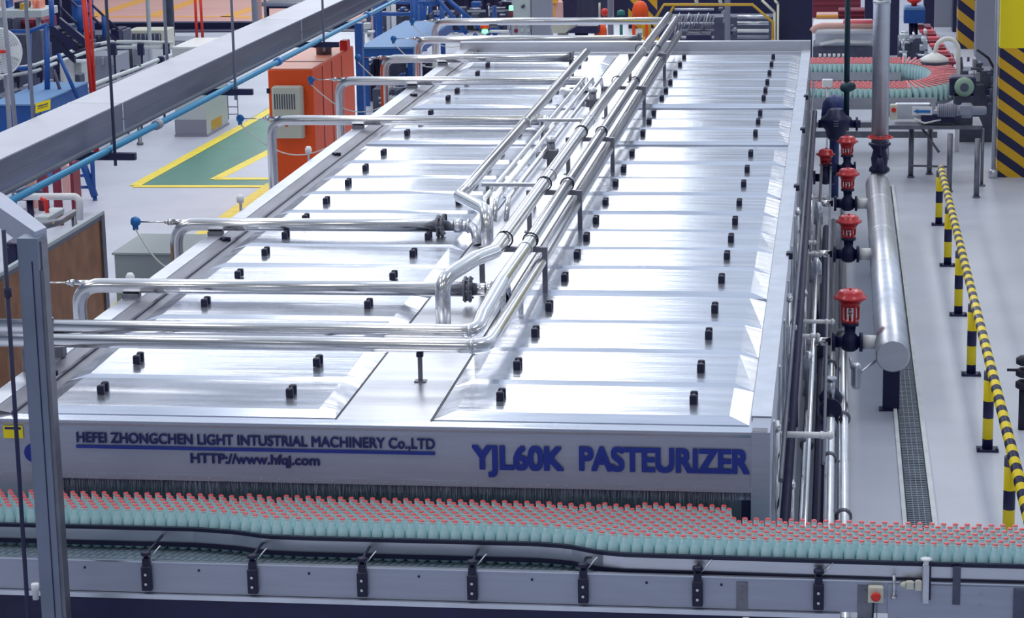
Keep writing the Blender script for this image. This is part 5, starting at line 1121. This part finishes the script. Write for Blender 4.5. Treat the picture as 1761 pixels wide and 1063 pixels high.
o = far.build('far_bottles', [m_glass, mat('pink_cap', (.85, .22, .25), .4)]); tag(o, 'far crowd of red capped bottles turning on the U shaped conveyor', 'bottles', kind='stuff')
q = MB(); q.box((-.8, 32.0, .55), (1.3, 32.06, .62)); q.box((-.8, 31.95, .42), (1.35, 32.0, .50)); q.box((-.7, 31.98, 0), (-.66, 32.03, .6)); q.box((1.24, 31.98, 0), (1.28, 32.03, .6)); single('lower_bracket', q, m_dsteel, 'long steel bracket rail below the near strand of bottles', 'rail')
# drive table in front of it
t = thing('drive_table', 'steel conveyor drive table on tall legs behind the barrier', 'table', (1.3, 30.8, 0))
a_ = Yp(1540, 216, 30.6); b_ = Yp(1690, 210, 30.6)
q = MB(); q.box((a_[0] - .3, 30.6, a_[2] - .05), (b_[0], 31.4, a_[2])); q.build('frame_beam', m_dsteel, t)
q = MB(); B(q, 1540, 178, 1600, 205, 30.9, .1); q.build('side_plate', m_insul, t)
for px, pyb, Y_ in ((1566, 305, 31.2), (1632, 330, 30.2), (1679, 340, 29.8), (1688, 320, 30.6), (1598, 300, 31.3)):
    p = Zp(px, pyb, 0); q = MB(); q.tube([(p[0], p[1], 0), (p[0], p[1], .75)], .035 if px != 1688 else .02, 8); q.turned((p[0], p[1], 0), [(.05, 0), (.05, .02)], 10); q.build('leg', m_dsteel, t)
q = MB(); Tb(q, [(1565, 285), (1632, 287)], 30.9, .015, 6); q.build('brace', m_dsteel, t); q = MB(); Tb(q, [(1585, 220), (1615, 262)], 30.8, .018, 6); q.build('brace', m_dsteel, t)
q = MB(); Tb(q, [(1572, 204), (1590, 212), (1618, 206)], 30.5, .012, 6); q.build('cable', m_cable, t)
t = thing('gear_motor', 'grey finned gear motor lying on the drive table', 'motor', Yp(1640, 205, 30.5))
q = MB(); p = Yp(1612, 190, 30.5); q.turned(p, [(.06, 0), (.085, .01), (.085, .22), (.07, .24), (.07, .3), (.10, .31), (.10, .42), (.06, .45), (.06, .6), (.04, .62)], 16, (1, 0, 0)); q.build('housing', m_grey, t)
q = MB(); p = Yp(1658, 190, 30.42); q.cbox((p[0] - .05, 30.38, p[2] - .05), (p[0] + .09, 30.5, p[2] + .07), .01); q.build('terminal_box', m_grey, t)
q = MB()
for k in range(9): p = Yp(1615 + 3.5 * k, 190, 30.5); q.turned(p, [(.092, 0), (.092, .006)], 14, (1, 0, 0))
q.build('cooling_fins', m_dgrey, t)
q = MB(); B(q, 1585, 196, 1640, 212, 30.6, .3); single('dark_gearbox', q, m_navy, 'dark gearbox block below the gear motor', 'gearbox')
t = thing('pump_wheel', 'pale green round pump cover with a dark hub at the right', 'pump', Yp(1658, 160, 30.8))
q = MB(); p = Yp(1658, 149, 30.7); q.turned(p, [(.11, 0), (.125, -.02), (.125, -.06), (.09, -.08), (.06, -.085)], 24, (0, 1, 0)); q.build('cover', m_ggreen, t)
q = MB(); q.turned(p + Vector((0, -.075, 0)), [(.055, 0), (.055, -.02)], 16, (0, 1, 0)); q.build('hub', m_dgrey, t)
q = MB(); q.cbox((p[0] - .18, 30.72, p[2] - .12), (p[0] + .15, 31.0, p[2] + .12), .02); q.build('housing', m_navy, t)
q = MB(); q.box((p[0] - .12, 30.72, .78), (p[0] + .12, 31.0, p[2] - .1)); q.build('foot', m_dgrey, t)
# gooseneck and hood
gz = Yp(1628, 68, 33.4)
t = thing('gooseneck_pipe', 'white gooseneck pipe curving up and over the bottle turn', 'pipe', (Yp(1648, 150, 33.4)[0], 33.4, .6))
q = MB(); Tb(q, [(1648, 150), (1648, 80), (1640, 68), (1626, 66), (1612, 74), (1607, 94)], 33.4, .032, 12, .12); 
p = Yp(1648, 150, 33.4); q.tube([p, (p[0], 33.4, 0)], .032, 10); q.build('pipe', m_white, t)
q = MB(); p = Yp(1607, 105, 33.4); q.turned(p, [(.20, 0), (.19, .04), (.08, .10), (.04, .12)], 24); q.build('spray_hood', m_white, t)
q = MB(); q.turned(p - Vector((0, 0, .045)), [(.18, 0), (.20, .045)], 24); q.build('hood_rim', m_dgrey, t)
# pink crate lift
t = thing('pink_crates', 'stack of pink crates stepping up behind the gooseneck pipe', 'crates', (Yp(1600, 100, 38)[0], 38, 0))
for k in range(11):
    q = MB(); B(q, 1578 + k * 4.2, 46 + k * 6, 1602 + k * 4.2, 51 + k * 6, 40 - k * .15, .5, c=.01); q.build('crate', m_pinkp if k % 2 else m_maroon, t)
q = MB(); B(q, 1580, 95, 1640, 118, 39.5, .3, True); q.build('base', m_maroon, t)
t = thing('blue_box', 'bright blue box under a red and cream fitting at the top right', 'box', Yp(1573, 40, 40))
q = MB(); B(q, 1555, 16, 1591, 40, 40, .4); q.build('box', m_blue, t)
q = MB(); B(q, 1556, 12, 1590, 17, 40, .4); q.build('lid', m_lblue, t)
q = MB(); p = Yp(1572, 12, 40.2); q.turned(p, [(.04, 0), (.05, .06), (.12, .1), (.12, .14)], 12); q.build('red_fitting', m_redp, t)
q = MB(); Tb(q, [(1566, 40), (1566, 60)], 40.2, .03); Tb(q, [(1573, 40), (1574, 90)], 40.2, .05); p = Yp(1574, 90, 40.2); q.tube([p, (p[0], 40.2, 0)], .04, 8); q.build('stand', m_navy, t)
clutter('valve_rack', 'pale grey valve fittings below the bright blue box', 1545, 46, 1595, 102, 37.5, 16, [m_pgrey, m_grey, m_insul, m_navy], sx=(3, 10), sy=(5, 16), pipes=8)
clutter('pipe_rack', 'dark pipework between the gooseneck and the near striped column', 1652, 85, 1712, 190, 33.5, 12, [m_navy, m_dgrey, m_grey], sx=(3, 10), sy=(6, 22), pipes=12, pm=m_dgrey)
q = MB(); B(q, 1680, -10, 1716, 90, 38, .4, True); single('grey_machine', q, m_grey, 'grey machine housing left of the near striped column', 'machine')
q = MB(); Tb(q, [(1680, 85), (1700, 100), (1716, 130)], 32.5, .02, 6); q.tube([Yp(1716, 130, 32.5), (Yp(1716, 130, 32.5)[0], 32.5, 0)], .02, 6); single('black_hose', q, m_black, 'thin black hose curving down to the striped column', 'hose')
# small panel items on the return conveyor
t = thing('button_box', 'small white box with a red button right of the tall clad pipe', 'button', Yp(1537, 200, 30.55))
q = MB(); B(q, 1531, 180, 1543, 206, 30.5, .1); q.build('box', m_cream, t)
q = MB(); p = Yp(1537, 189, 30.5); q.turned(p, [(.03, 0), (.03, .02)], 12, (0, -1, 0)); q.build('push_button', m_redp, t)
t = thing('arrow_sign', 'white plate with a blue left pointing arrow', 'sign', Yp(1585, 196, 30.4))
q = MB(); B(q, 1569, 184, 1603, 198, 30.42, .02, c=.002); q.build('plate', m_white, t)
q = MB(); P2 = [Yp(*a, 30.41) for a in ((1571, 191.5), (1579, 187.5), (1579, 189.5), (1600, 189.5), (1600, 194), (1579, 194), (1579, 195.5))]; q.prism(P2, (0, -.005, 0)); q.build('arrow', m_sensor, t)
q = MB(); B(q, 1414, 137, 1432, 150, 32.5, .1); p = Yp(1423, 150, 32.55); q.tube([p, (p[0], 32.55, 0)], .015, 6); single('white_switch', q, m_white, 'small white switch box on the near strand, left of the dark green pipe', 'switch')
